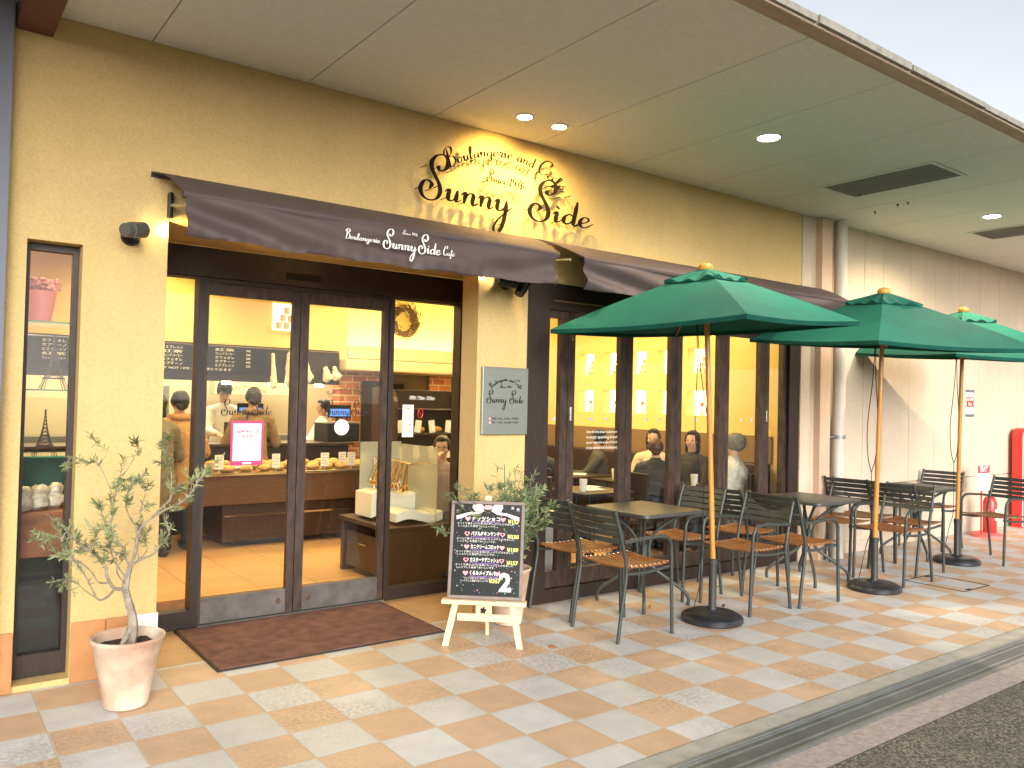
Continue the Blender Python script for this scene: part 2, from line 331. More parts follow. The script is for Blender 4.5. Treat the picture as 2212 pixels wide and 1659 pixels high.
# ---------------------------------------------------------------- pen script alphabet (drawn stroke by stroke)
G_ = {
 'S': (.66, [[(.44,.78),(.39,.72),(.48,.66),(.62,.76),(.63,.94),(.5,1.05),(.3,1.0),(.19,.84),(.22,.67),(.35,.5),(.48,.33),(.53,.15),(.45,-.01),(.26,-.07),(.07,0),(-.02,.17),(.04,.34),(.17,.38),(.27,.3),(.22,.2)]]),
 'u': (.46, [[(-.02,.28),(.06,.41),(.1,.36),(.09,.14),(.14,.02),(.23,.03),(.33,.2)],[(.34,.42),(.33,.12),(.37,.01),(.48,.12)]]),
 'n': (.48, [[(-.02,.28),(.06,.41),(.1,.34),(.09,0)],[(.09,.16),(.18,.36),(.28,.42),(.34,.32),(.33,.12),(.38,.01),(.5,.12)]]),
 'y': (.48, [[(-.02,.28),(.06,.41),(.1,.36),(.09,.14),(.14,.02),(.23,.03),(.34,.2)],[(.36,.42),(.37,.05),(.34,-.45),(.24,-.80),(.11,-.82),(.07,-.62),(.18,-.32),(.38,-.02),(.58,.24)]]),
 'i': (.26, [[(-.02,.28),(.06,.41),(.1,.34),(.09,.1),(.14,.01),(.28,.14)],[(.1,.57),(.12,.62)]]),
 'd': (.5, [[(.34,.34),(.22,.42),(.08,.3),(.05,.12),(.14,.01),(.26,.08),(.35,.26)],[(.4,.98),(.38,.5),(.36,.12),(.41,.01),(.52,.12)]]),
 'e': (.4, [[(-.02,.12),(.16,.18),(.3,.3),(.26,.41),(.14,.4),(.05,.26),(.05,.1),(.14,.0),(.28,.04),(.46,.22)]]),
 'B': (.66, [[(.2,.95),(.16,.5),(.1,.04),(-.02,-.02)],[(-.04,.7),(.04,.92),(.3,1.02),(.5,.9),(.42,.64),(.2,.52),(.46,.48),(.58,.26),(.44,.03),(.2,0),(.04,.12)]]),
 'o': (.42, [[(.2,.42),(.08,.34),(.05,.14),(.15,.0),(.3,.08),(.33,.28),(.22,.42),(.3,.34),(.44,.34)]]),
 'l': (.28, [[(-.02,.1),(.14,.45),(.22,.85),(.16,1.0),(.09,.8),(.08,.3),(.11,.05),(.18,.01),(.3,.14)]]),
 'a': (.46, [[(.34,.36),(.22,.42),(.08,.3),(.05,.12),(.14,.01),(.26,.08),(.34,.28)],[(.36,.42),(.34,.12),(.38,.01),(.48,.12)]]),
 'g': (.46, [[(.34,.36),(.22,.42),(.08,.3),(.05,.12),(.14,.02),(.26,.08),(.34,.28)],[(.36,.42),(.34,0),(.3,-.33),(.18,-.42),(.08,-.32),(.18,-.12),(.46,.12)]]),
 'r': (.34, [[(-.02,.12),(.1,.46),(.13,.38),(.24,.4),(.2,.15),(.24,.01),(.36,.14)]]),
 'f': (.3, [[(0,.08),(.2,.5),(.28,.9),(.22,1.0),(.16,.85),(.15,.3),(.11,-.3),(.05,-.42),(.02,-.28),(.14,0),(.32,.12)],[(.02,.4),(.28,.42)]]),
 'c': (.38, [[(.3,.34),(.2,.42),(.08,.32),(.05,.12),(.15,.0),(.28,.05),(.4,.18)]]),
 'C': (.58, [[(.42,.72),(.52,.78),(.54,.94),(.4,1.02),(.2,.9),(.06,.6),(.03,.3),(.12,.05),(.3,-.02),(.48,.1),(.58,.26)]]),
 '\u00e9': (.4, [[(-.02,.12),(.16,.18),(.3,.3),(.26,.41),(.14,.4),(.05,.26),(.05,.1),(.14,.0),(.28,.04),(.46,.22)],[(.18,.54),(.32,.68)]]),
 '1': (.3, [[(.04,.56),(.16,.7),(.15,0)]]), '9': (.42, [[(.32,.6),(.2,.7),(.06,.58),(.1,.38),(.24,.36),(.33,.56),(.3,.2),(.12,0)]]),
 '7': (.4, [[(.04,.66),(.36,.66),(.2,.35),(.14,0)]]), '6': (.42, [[(.32,.68),(.14,.5),(.06,.2),(.16,0),(.32,.12),(.28,.32),(.1,.24)]]),
 ' ': (.3, []) }
def lcs(c): return (1.0, .66) if c.islower() else (1, 1)
def wd_of(c): return G_[c][0]*lcs(c)[0]
def crom(p, k=5):
    p = [Vector((a, b)) for a, b in p]
    if len(p) < 3: return [p[0].lerp(p[-1], i/k) for i in range(k+1)]
    q = [p[0]*2-p[1]] + p + [p[-1]*2-p[-2]]; o = []
    for i in range(1, len(q)-2):
        for j in range(k):
            t = j/k; o.append(.5*((2*q[i]) + (-q[i-1]+q[i+1])*t + (2*q[i-1]-5*q[i]+4*q[i+1]-q[i+2])*t*t + (-q[i-1]+3*q[i]-3*q[i+1]+q[i+2])*t**3))
    o.append(p[-1]); return o
def script(mb, s, size, place, thin=.022, fat=.085, ext=.004, sx=1.0, shear=.14, gap=.02):
    """place(u, v) -> 3D point for writing coordinates in metres; returns the advance"""
    adv = sum(wd_of(c)+gap for c in s)*size*sx; x = 0
    for c in s:
        a, st = G_[c]; lx, ly = lcs(c)
        for k in st:
            p = crom([(q[0]*lx, q[1]*ly) for q in k]); L = []; n = len(p)
            for i, q in enumerate(p):
                d = (p[min(i+1, n-1)] - p[max(i-1, 0)]); d = d.normalized() if d.length > 1e-6 else Vector((0, 1))
                wd = thin + (fat-thin)*max(0, abs(d.y))**2.2*(1 if d.y < 0 or c.isupper() or n < 9 else .35)
                e = min(1, .35 + .65*min(i, n-1-i)/3)
                if n <= 6 and len(k) == 2 and c in 'i': wd = fat; e = 1
                m = Vector((-d.y, d.x))*wd*e*.5; L.append((q+m, q-m))
            base = len(mb.v); vs = []
            for l, r in L:
                for q in (l, r):
                    X = (x + (q.x + shear*q.y)*size*sx); Y = q.y*size
                    f, b = place(X, Y, adv, 0), place(X, Y, adv, ext); vs += [f, b]
            fs = []
            for i in range(n-1):
                j = i*4; fs += [(j, j+2, j+6, j+4), (j+1, j+5, j+7, j+3), (j, j+4, j+5, j+1), (j+2, j+3, j+7, j+6)]
            fs += [(0, 1, 3, 2), ((n-1)*4, (n-1)*4+2, (n-1)*4+3, (n-1)*4+1)]
            mb.add(vs, fs)
        x += (a*lx+gap)*size*sx
    return adv
def flat_place(x0, z0, Y, slope=0): return lambda u, v, adv, e: Vector((x0+u, Y-e, z0+v+slope*u))
def sc_fit(s, width, size, gap=.02): return width/(sum(wd_of(c)+gap for c in s)*size)

# ================================================================ GROUND
F, D = 4.70, 5.43           # facade plane, plane of the set back doors
ZC = 3.413                  # height of the soffit
def sheet(name, x0, x1, y0, y1, z, m):
    return struct(MB().add([(x0, y0, z), (x1, y0, z), (x1, y1, z), (x0, y1, z)], [(0, 1, 2, 3)]).build(name, m))
sheet('ground', -150, 250, -200, 200, -.03, M_aggr)
sheet('road', -20, 60, -30, 1.93, 0, M_aggr)
sheet('kerb_strip', -20, 60, 1.93, 2.085, .002, mat('pinkish_concrete', (.33, .29, .26), .85, var=.2, vscale=30, bump=.3, bscale=150))
sheet('pavement', -6, 40, 2.425, 4.70, 0, M_tile)
sheet('entrance_paving', 1.0, 3.7, 4.70, 5.40, 0, M_recess)
sheet('shop_floor', -.6, 7.0, 5.40, 12.3, 0, M_inner)
sheet('shop_floor_edge', -.6, 1.0, 4.90, 5.40, 0, M_inner); sheet('shop_floor_edge', 3.7, 7.0, 4.90, 5.40, 0, M_inner)
b = MB()
for i in range(-8, 60): b.rbox((.3+i*.6+.002, 2.308, -.05), (.9+i*.6-.002, 2.421, .003), .004)
struct(b.build('kerb_stones', M_stone))
dr = empty('drain_channel', 'long galvanised slotted drain grating let into the ground beside the tiled pavement', 'drain', (3, 2.2, 0))
b = MB(); b.box((-5, 2.285, -.05), (38, 2.305, .006)); b.box((-5, 2.088, -.05), (38, 2.105, .006)); b.build('edge_rail', M_grate, dr, w=1)
b = MB(); b.box((-5, 2.105, -.09), (38, 2.285, -.045)); b.build('channel', M_matedge, dr, w=1)
b = MB()
for yy in (2.112, 2.15, 2.232, 2.27): b.box((-5, yy, -.03), (38, yy+.012, .001))
x = 1.2
while x < 12: b.box((x, 2.106, -.03), (x+.0065, 2.284, -.001)); x += .0145
b.box((12, 2.106, -.03), (38, 2.284, -.004)); b.build('grating', M_grate, dr, w=1)
hatch = empty('floor_hatch', 'square tiled inspection hatch outlined in dark metal in the pavement beyond the chairs', 'hatch', (7.35, 3.42, 0))
b = MB(); hx0, hx1, hy0, hy1 = 7.10, 7.57, 3.16, 3.67
for q in ((hx0, hy0, hx1, hy0+.008), (hx0, hy1-.008, hx1, hy1), (hx0, hy0+.008, hx0+.008, hy1-.008), (hx1-.008, hy0+.008, hx1, hy1-.008)): b.box((q[0], q[1], -.01), (q[2], q[3], .0035))
b.build('frame', M_black, hatch, w=1)
for q in ((7.2, 3.17), (7.42, 3.62)): MB().box((q[0], q[1], 0), (q[0]+.07, q[1]+.03, .004)).build('lifting_slot', M_black, hatch, w=1)

# ================================================================ BUILDING
bd = empty('cafe_building', 'yellow plastered bakery front with glazed entrance, folding windows and a deep soffit', 'building', (3.6, 4.9, 0))
def P(mb, name, m, **k): return mb.build(name, m, bd, w=1, **k)
def gridwall(xs, zs, solid, y0, y1):
    b = MB(); nx, nz = len(xs)-1, len(zs)-1; S = lambda i, j: 0 <= i < nx and 0 <= j < nz and solid(xs[i]*.5+xs[i+1]*.5, zs[j]*.5+zs[j+1]*.5)
    for i in range(nx):
        for j in range(nz):
            if not S(i, j): continue
            a, c, e, f = xs[i], xs[i+1], zs[j], zs[j+1]
            b.add([(a, y0, e), (c, y0, e), (c, y0, f), (a, y0, f)], [(0, 1, 2, 3)]); b.add([(a, y1, e), (c, y1, e), (c, y1, f), (a, y1, f)], [(0, 1, 2, 3)])
            if not S(i-1, j): b.add([(a, y0, e), (a, y1, e), (a, y1, f), (a, y0, f)], [(0, 1, 2, 3)])
            if not S(i+1, j): b.add([(c, y0, e), (c, y1, e), (c, y1, f), (c, y0, f)], [(0, 1, 2, 3)])
            if not S(i, j-1): b.add([(a, y0, e), (c, y0, e), (c, y1, e), (a, y1, e)], [(0, 1, 2, 3)])
            if not S(i, j+1): b.add([(a, y0, f), (c, y0, f), (c, y1, f), (a, y1, f)], [(0, 1, 2, 3)])
    return b
def solid(x, z):
    if .455 < x < .705 and .03 < z < 2.262: return False
    if 1.12 < x < 3.19 and z < 2.45: return False
    if 3.63 < x < 7.03 and z < 2.40: return False
    return True
P(gridwall([.365, .455, .705, 1.12, 3.19, 3.63, 7.03, 7.05], [0, .03, 2.262, 2.40, 2.45, 3.75], solid, F, 4.90), 'front_wall', M_plaster)
# recess: splayed right cheek, left cheek, plastered soffit
b = MB(); b.prism([(3.192, 4.905), (3.625, 4.905), (3.66, 5.60), (3.585, 5.60), (3.585, 5.40)], 0, 2.448); P(b, 'recess_wall', M_plaster); b = MB()
b.box((1.02, 4.902, 0), (1.118, 5.60, 2.448)); P(b, 'recess_wall', M_plaster)
b = MB(); b.box((1.0, 4.902, 2.451), (3.68, 5.36, 2.56)); P(b, 'recess_soffit', M_plaster)
# skirting tiles
b = MB()
for x0, x1, h_ in ((.36, .452, .30), (.708, .868, .31), (.872, 1.0, .31), (3.20, 3.40, .31), (3.404, 3.62, .31)): P(MB().rbox((x0, 4.686, .002), (x1, 4.699, h_), .002), 'skirting_tile', M_skirt)
b = MB(); b.rbox((1.003, 4.686, .002), (1.128, 4.699, .31), .002); P(b, 'skirting_tile', M_skirtw)
# side pilaster and beam at the extreme left
P(MB().box((-1.2, 4.62, 0), (.362, 4.9, 3.41)), 'blue_grey_pilaster', mat('blue_grey_paint', (.16, .17, .21), .7, bump=.1))
P(MB().box((.375, 2.43, 3.30), (.535, 4.698, 3.41)), 'soffit_duct', mat('dark_red_brown_duct', (.14, .045, .03), .6))
# soffit boards, fascia
b = MB(); xs = [-3.43+.8875*k for k in range(0, 30)]
for i in range(len(xs)-1): b.rbox((xs[i]+.0035, 2.425, ZC), (xs[i+1]-.0035, 4.698 if xs[i] < 6.3 else 5.2, ZC+.03), .003)
b.box((-3.43, 2.425, ZC+.032), (22, 5.2, ZC+.08)); P(b, 'soffit', M_ceil)
P(MB().rbox((-6, 2.322, ZC-.012), (22, 2.42, ZC+.03), .006), 'fascia', M_fascia)
b = MB(); x = -6
random.seed(3)
while x < 22: l = .82+random.random()*.1; b.box((x, 2.296+random.random()*.01, ZC+.0), (x+l, 2.321, ZC+.032+random.random()*.01)); x += l+.012
P(b, 'eaves_trim', mat('dull_eaves_tile', (.26, .24, .2), .8, var=.2))
P(MB().box((-6, 2.9, ZC+.09), (22, 12.6, ZC+.3)), 'roof', mat('roof_slab', (.25, .25, .25), .9))

# narrow shop window at the left
sw = P(MB().box((.458, 4.80, .035), (.482, 4.86, 2.258)).box((.678, 4.80, .035), (.702, 4.86, 2.258)).box((.482, 4.80, 2.225), (.678, 4.86, 2.258)).box((.482, 4.80, .035), (.678, 4.86, .15)), 'narrow_window', M_wood)
MB().box((.482, 4.828, .15), (.678, 4.834, 2.225)).build('pane', M_glass, sw)
# entrance frame
b = MB()
b.box((1.12, 5.36, 2.262), (3.584, 5.50, 2.449))            # header
for x0, x1 in ((1.12, 1.165), (1.482, 1.532), (2.866, 2.905), (3.49, 3.582)): b.box((x0, 5.385, 0), (x1, 5.49, 2.26))
b.box((1.165, 5.387, 2.25), (1.482, 5.488, 2.26)); b.box((2.905, 5.387, 2.25), (3.49, 5.488, 2.26))
b.box((1.165, 5.387, .002), (1.482, 5.488, .115)); b.box((2.905, 5.387, .002), (3.49, 5.488, .085)); b.box((1.532, 5.387, 2.232), (2.866, 5.488, 2.26))
ef = P(b, 'entrance_frame', M_wood)
MB().box((2.05, 5.372, 2.30), (2.30, 5.358, 2.35)).build('door_sensor', M_black, ef)
MB().box((1.53, 5.375, 0), (2.87, 5.45, .012)).build('threshold', M_steel, ef)
for n_, (x0, x1, z0, z1) in enumerate(((1.165, 1.482, .115, 2.25), (2.905, 3.49, .085, 2.25))): P(MB().box((x0, 5.43, z0), (x1, 5.436, z1)), 'fixed_window', M_glass)
for k, (x0, x1) in enumerate(((1.534, 2.172), (2.178, 2.864))):
    lo = x0+.02 if not k else x0+.062; hi = x1-.052 if not k else x1-.045
    b = MB(); b.box((x0, 5.40, .016), (lo, 5.44, 2.23)); b.box((hi, 5.40, .016), (x1, 5.44, 2.23)); b.box((lo, 5.401, 2.152), (hi, 5.439, 2.229))
    dd = P(b, 'sliding_door', M_woodworn)
    MB().box((lo, 5.399, .018), (hi, 5.441, .178)).build('bottom_rail', mat('scuffed_bottom_rail', (.11, .098, .09), .5, metal=.2, var=.35, vscale=9, bump=.15), dd)
    MB().box((lo, 5.418, .178), (hi, 5.424, 2.152)).build('pane', M_glass, dd)
    lx = x1-.10 if not k else x0+.11
    MB().lathe([(.0, .006), (.016, .006), (.02, .002), (.02, 0)], (lx, 5.399, .10), 20, Matrix.Rotation(R(90), 4, 'X')).build('lock', M_chrome, dd)
# café front: folding windows
b = MB(); b.box((3.632, 4.70, .002), (3.845, 4.83, 2.398)); b.box((6.865, 4.70, .002), (7.028, 4.83, 2.398))
b.box((3.845, 4.702, 2.20), (6.865, 4.828, 2.398)); b.box((3.845, 4.702, .002), (6.865, 4.828, .10)); cf = P(b, 'cafe_window_frame', M_wood)
MB().box((3.87, 4.695, 2.262), (4.55, 4.701, 2.272)).build('head_rail', mat('brass_rail', (.6, .35, .15), .3, metal=.8), cf)
cuts = [3.848, 4.056, 4.684, 5.283, 5.917, 6.512, 6.862]
for k in range(6):
    x0, x1 = cuts[k]+.002, cuts[k+1]-.002; a = .07 if k else .0; c_ = .07
    if k == 5: c_ = .06
    b = MB(); 
    if a: b.box((x0, 4.73, .102), (x0+a, 4.78, 2.198))
    b.box((x1-c_, 4.73, .102), (x1, 4.78, 2.198)); b.box((x0+a, 4.731, .104), (x1-c_, 4.779, .225)); b.box((x0+a, 4.731, 2.142), (x1-c_, 4.779, 2.196))
    pw = P(b, 'folding_window', M_woodworn)
    MB().box((x0+a, 4.752, .225), (x1-c_, 4.758, 2.142)).build('pane', M_glass, pw)
    if k in (1, 5): MB().rbox((x0+.022, 4.722, 1.36), (x0+.044, 4.729, 1.47), .004).build('handle', M_chrome, pw)
    if k in (1, ): MB().rbox((x0+.03, 4.722, 1.98), (x0+.045, 4.729, 2.04), .003).build('hinge', M_chrome, pw)
# corner strip beside the café and the panelled side wall
P(MB().box((7.032, 4.69, 0), (7.26, 4.9, ZC-.002)), 'corner_pier', M_pinkwall)
sidew = empty('panelled_wall', 'pale cream wall of upright panels beyond the cafe, behind the far tables', 'wall', (10, 4.8, 0))
seams = [7.26, 7.70, 8.18, 8.57, 9.15, 9.74, 10.32, 10.89, 11.46, 12.02, 12.6, 13.2, 13.8, 14.4, 15, 15.6, 16.2, 16.8]
b = MB()
for i in range(len(seams)-1):
    xa, xb = seams[i]+.003, seams[i+1]-.003
    if seams[i] < 8.5: b.rbox((xa, 4.70, 0), (xb, 4.78, ZC+.02), .004)
    else: b.rbox((xa, 4.70, .695), (xb, 4.78, ZC+.02), .004); b.rbox((xa, 4.70, 0), (xb, 4.78, .689), .004)
b.box((7.262, 4.785, 0), (16.8, 5.0, ZC+.02)); b.build('panel', M_pinkwall, sidew, w=1)
MB().box((7.60, 4.686, 0), (8.57, 4.699, .11)).build('low_kerb', M_pinkwall, sidew, w=1)
struct(MB().box((16.8, 4.6, 0), (17, 12, 3.4)).build('far_wall', mat('far_blue_grey', (.3, .33, .36), .8)))

# interior shell
b = MB(); b.box((-.75, 4.9, 0), (-.6, 12.3, 3.1)); b.box((-.6, 12.3, 0), (7.0, 12.45, 3.1)); P(b, 'interior_wall', M_icream)
b = MB(); b.box((7.0, 4.905, 0), (7.03, 9.0, .0)) if 0 else None
NY = [8.27, 7.795, 7.335, 6.88, 6.425, 5.97]; NZ = (2.0, 1.53)
ys = sorted([4.905, 12.3] + [y+s*.142 for y in NY for s in (-1, 1)]); zs = [0, 1.39, 1.67, 1.86, 2.14, 3.1]
def ns(y, z): return not any(abs(y-c) < .142 and (1.39 < z < 1.67 or 1.86 < z < 2.14) for c in NY)
b = gridwall(ys, zs, ns, 0, .12)
for i, v in enumerate(b.v): b.v[i] = Vector((7.0+v.y, v.x, v.z))
P(b, 'niche_wall', M_iwall)
for k, cy in enumerate(NY):
    for cz in NZ:
        nb = P(MB().box((7.122, cy-.142, cz-.142), (7.14, cy+.142, cz+.142)), 'lit_niche', M_niche)
P(MB().box((7.16, 4.905, 0), (7.2, 12.3, 3.1)), 'outer_wall', M_icream)
b = MB(); b.box((-.6, 4.905, 2.95), (7.0, 9.56, 3.05)); b.box((-.6, 9.76, 2.6), (4.47, 12.3, 2.7)); b.box((4.48, 9.56, 2.951), (7.0, 9.85, 3.05)); b.box((4.48, 10.01, 2.6), (7.0, 12.3, 2.7)) ; P(b, 'shop_ceiling', M_ceili)
b = MB(); b.box((-.6, 9.57, 2.09), (4.48, 9.75, 2.95)); P(b, 'bulkhead', M_iwall)
P(MB().box((4.48, 9.85, 2.0), (7.0, 10.0, 2.95)), 'cove_wall', M_iwall)
b = MB(); b.rbox((4.40, 9.40, 1.84), (6.999, 9.85, 2.0), .03); b.box((4.42, 9.40, 2.0), (6.998, 9.44, 2.16)); P(b, 'cove_ledge', M_icream)
b = MB(); b.box((4.42, 9.62, 0), (4.98, 9.84, 1.83)); b.box((5.75, 9.62, 0), (6.1, 9.84, 1.83)); b.box((6.75, 9.62, 0), (6.998, 9.84, 1.83)); P(b, 'brick_wall', M_brick)
b = MB(); b.box((4.98, 9.66, 0), (5.75, 9.8, 1.83)); b.box((6.1, 9.66, 0), (6.75, 9.8, 1.83)); P(b, 'service_doors', M_dark2)
b = MB(); b.box((-.6, 9.6, 1.66), (4.40, 9.7, 2.088)); P(b, 'hood', M_dark)
# cove light behind the ledge
P(MB().box((4.5, 9.50, 2.005), (6.95, 9.60, 2.03)), 'cove_tube', M_tube)
def lamp(kind, loc, energy, color, size=.1, rot=(0, 0, 0), spot=None, blend=.5, sy=None):
    l = bpy.data.lights.new('lamp', kind); l.energy = energy; l.color = color; o = bpy.data.objects.new('lamp', l); C.objects.link(o); o.location = loc; o.rotation_euler = rot
    if kind == 'AREA': l.size = size; (setattr(l, 'shape', 'RECTANGLE'), setattr(l, 'size_y', sy)) if sy else None
    else: l.shadow_soft_size = size
    if kind == 'SPOT': l.spot_size = spot or R(80); l.spot_blend = blend
    return o
WARM = (1, .70, .30)
lamp('AREA', (5.7, 9.62, 2.04), 22, (1, .84, .45), 2.3, (R(180), 0, 0), sy=.1)
INT = [(1.2, 7.2), (3.2, 7.2), (2.2, 8.9), (4.3, 8.6), (5.6, 8.2), (4.6, 5.9), (6.1, 5.8), (5.9, 7.0), (.6, 5.6)]  # unseen ceiling lamps, added to light the shop interior
for i, (x, y) in enumerate(INT):
    lab = 'added unseen ceiling lamp inside the shop over the %s' % ('slot window display', 'x')[0] if i == 8 else None
    t = empty('added_ceiling_lamp', 'added round lamp in the shop ceiling, unseen above the glazing, to light the interior', 'downlight', (x, y, 2.95), group='added unseen lamps in the shop ceiling')
    MB().lathe([(.0, -.004), (.07, -.004)], (0, 0, 0), 20).build('lens', M_lamp, t); MB().lathe([(.07, 0), (.072, -.008), (.09, -.008), (.092, 0)], (0, 0, 0), 20).build('rim', M_white, t)
    q = lamp('AREA', (x, y, 2.93), 20, (1, .74, .32), .5); q.data.spread = R(170)
for i, x in enumerate((1.5, 3.3, 4.6)): lamp('AREA', (x, 11.0, 2.58), 30, (1, .87, .58), .6)

# ================================================================ EXTERIOR FITTINGS
# awnings
def awning(label, x0, x1, tip0, tip1, writing):
    """x0..x1 along the wall at z 2.70, front bar at y 4.2"""
    yF = 4.2; zT = 2.705; zF = 2.515
    t = empty('awning', label, 'awning', ((x0+x1)/2, F, 2.6), group='plum brown awnings on the cafe front')
    n = 60; b = MB(); vs = []; prof = []
    for j in range(13):
        a = j/12; y = F-.004 + (yF-F)*a; z = zT + (zF-zT)*a + .028*math.sin(math.pi*a)**1.2; prof.append((y, z))
    prof = [(F-.003, zT-.03), (F-.012, zT)] + prof[1:] + [(yF-.012, zF-.012), (yF-.008, zF-.03)]
    rows = len(prof)
    for i in range(n+1):
        u = i/n
        for y, z in prof:
            a = (F-y)/(F-yF); xa = x0 + tip0*a; xb = x1 + tip1*a; vs.append((xa+(xb-xa)*u, y, z-.012*math.sin(u*math.pi)*a*(1-a)))
    vs += [(x, y+.006, z-.006) for x, y, z in vs]; K = (n+1)*rows; fs = []
    for i in range(n):
        for j in range(rows-1):
            q = (i*rows+j, i*rows+j+1, (i+1)*rows+j+1, (i+1)*rows+j); fs += [q, tuple(k+K for k in q[::-1])]
    for j in range(rows-1): fs += [(j, j+1, K+j+1, K+j), (n*rows+j, n*rows+j+1, K+n*rows+j+1, K+n*rows+j)]
    b.add(vs, fs).build('sloping_cloth', M_awn, t, smooth=True, w=1)
    # hanging valance with folds that gather at the ends
    b = MB(); vs = []; nn = 220; rows = 14; L0, L1 = x0+tip0+.02, x1+tip1-.02; hang = .205
    for i in range(nn+1):
        u = i/nn; x = L0+(L1-L0)*u
        for j in range(rows+1):
            v = j/rows
            e0 = math.exp(-u*2.2); e1 = math.exp(-(1-u)*2.4)
            ph0 = (v*2.0 - u*6.0)*3.2; ph1 = (v*1.7 - (1-u)*5)*3.0
            f = (.038*e0*math.sin(ph0) + .028*e1*math.sin(ph1))*math.sin(v*2.4)**.8 if v > 0 else 0
            f += .004*math.sin(u*150+v*2)*v**3 + .004*math.sin(u*61)*v**2
            vs.append((x+.012*v*(1 if u < .5 else -1)*(1-2*abs(u-.5))*0, yF-.005+f+.012*v, zF-.02-hang*v-.004*math.sin(u*37)*v-.010*math.sin(u*math.pi)*v))
    vs += [(x, y+.004, z) for x, y, z in vs]; r1 = rows+1; K = (nn+1)*r1; fs = []
    for i in range(nn):
        for j in range(rows):
            q = (i*r1+j, i*r1+j+1, (i+1)*r1+j+1, (i+1)*r1+j); fs += [q, tuple(k+K for k in q[::-1])]
        fs.append((i*r1+rows, (i+1)*r1+rows, K+(i+1)*r1+rows, K+i*r1+rows))
    va = b.add(vs, fs).build('valance', M_awn, t, smooth=True, w=1, edge=80)
    MB().tube([(L0-.02, yF+.012, zF-.022), (L1+.02, yF+.012, zF-.022)], .018, 12).build('front_bar', M_black, t, w=1)
    for xa in (x0+.10, x1-.10):
        ar = MB().rbox((xa-.012, F-.05, 2.46), (xa+.012, F-.001, 2.6), .006).build('wall_bracket', M_black, t, w=1)
        MB().tube([(xa, F-.03, 2.53), (xa+.02, (F+yF)/2, 2.50), (xa+.03, yF+.03, zF-.03)], .009, 8).build('arm', M_steel, t, w=1)
    if writing:
        b = MB(); Y = yF-.031; z0 = 2.372
        p = lambda u0, z0: (lambda u, v, adv, e: Vector((u0+u, Y-e, z0+v)))
        k = .74
        script(b, 'Boulangerie', .056, p(1.925, 2.388), ext=.001, thin=.035, fat=.15, sx=sc_fit('Boulangerie', .215, .056))
        script(b, 'Sunny', .105, p(2.162, 2.370), ext=.001, thin=.035, fat=.14, sx=sc_fit('Sunny', .215, .105)); script(b, 'Side', .105, p(2.395, 2.370), ext=.001, thin=.035, fat=.14, sx=sc_fit('Side', .152, .105))
        script(b, 'Caf\u00e9', .056, p(2.565, 2.374), ext=.001, thin=.035, fat=.15, sx=sc_fit('Caf\u00e9', .082, .056)); script(b, 'Since 1976', .024, p(2.285, 2.462), ext=.001, thin=.05, fat=.12, sx=sc_fit('Since 1976', .1, .024))
        b.build('lettering', M_text, t, w=1)
    return t
awning('plum brown awning with white shop lettering over the entrance doors', 1.02, 3.53, .045, -.03, True)
awning('plain plum brown awning over the folding cafe windows, behind the green parasols', 3.50, 7.12, .22, -.06, False)

# raised metal sign
sg = empty('letter_sign', 'black wrought script letters reading Sunny Side standing off the yellow wall', 'sign', (3.4, F, 2.95))
YS = 4.625
b = MB(); k = sc_fit('Sunny', .73, .285); script(b, 'Sunny', .285, flat_place(2.655, 2.842, YS, -.004), thin=.028, fat=.115, ext=.008, sx=k); b.build('sunny_lettering', M_signblk, sg, w=1)
b = MB(); k = sc_fit('Side', .60, .285); script(b, 'Side', .285, flat_place(3.565, 2.838, YS, -.004), thin=.028, fat=.115, ext=.008, sx=k); b.build('side_lettering', M_signblk, sg, w=1)
b = MB(); script(b, 'Since', .085, flat_place(3.185, 3.032, YS), thin=.035, fat=.12, ext=.006, sx=sc_fit('Since', .175, .085)); script(b, '1976', .085, flat_place(3.375, 3.026, YS), thin=.035, fat=.12, ext=.006, sx=sc_fit('1976', .14, .085)); b.build('since_lettering', M_signblk, sg, w=1)
def arc(cx, cz, rad, a0, Y):
    def f(u, v, adv, e):
        a = a0 - u/rad; return Vector((cx+(rad+v)*math.cos(a), Y-e, cz+(rad+v)*math.sin(a)))
    return f
b = MB(); AR = .86; acx, acz = 3.375, 3.222-AR
tot = .66*2*math.asin(.51/.66)*1.0
ws = [('Boulangerie', .56), ('and', .16), ('Caf\u00e9', .27)]; gapw = .035; L = sum(q[1] for q in ws)+2*gapw; a = math.pi/2 + L/2/AR
for s_, wd in ws: script(b, s_, .125, arc(acx, acz, AR, a, YS), thin=.03, fat=.11, ext=.006, sx=sc_fit(s_, wd, .125)); a -= (wd+gapw)/AR
b.build('arched_lettering', M_signblk, sg, w=1)
b = MB()
for x, z in ((2.70, 3.05), (2.66, 2.9), (2.8, 3.06), (2.80, 2.93), (2.74, 2.90), (2.86, 2.86), (3.0, 2.85), (3.12, 2.855), (3.24, 2.85), (3.34, 2.76), (3.36, 2.86), (3.58, 2.9), (3.72, 3.08), (3.66, 2.95), (3.74, 2.92), (3.84, 2.85), (3.96, 3.06), (3.97, 2.86), (4.05, 2.85),
             (2.9, 3.05), (3.0, 3.12), (3.1, 3.17), (3.25, 3.20), (3.4, 3.21), (3.52, 3.19), (3.66, 3.15), (3.76, 3.1), (3.85, 3.03), (3.2, 3.04), (3.3, 3.04), (3.4, 3.035), (3.48, 3.03)): b.tube([(x, YS-.002, z), (x, F-.001, z)], .0028, 6)
b.build('standoff_pins', M_signblk, sg, w=1)

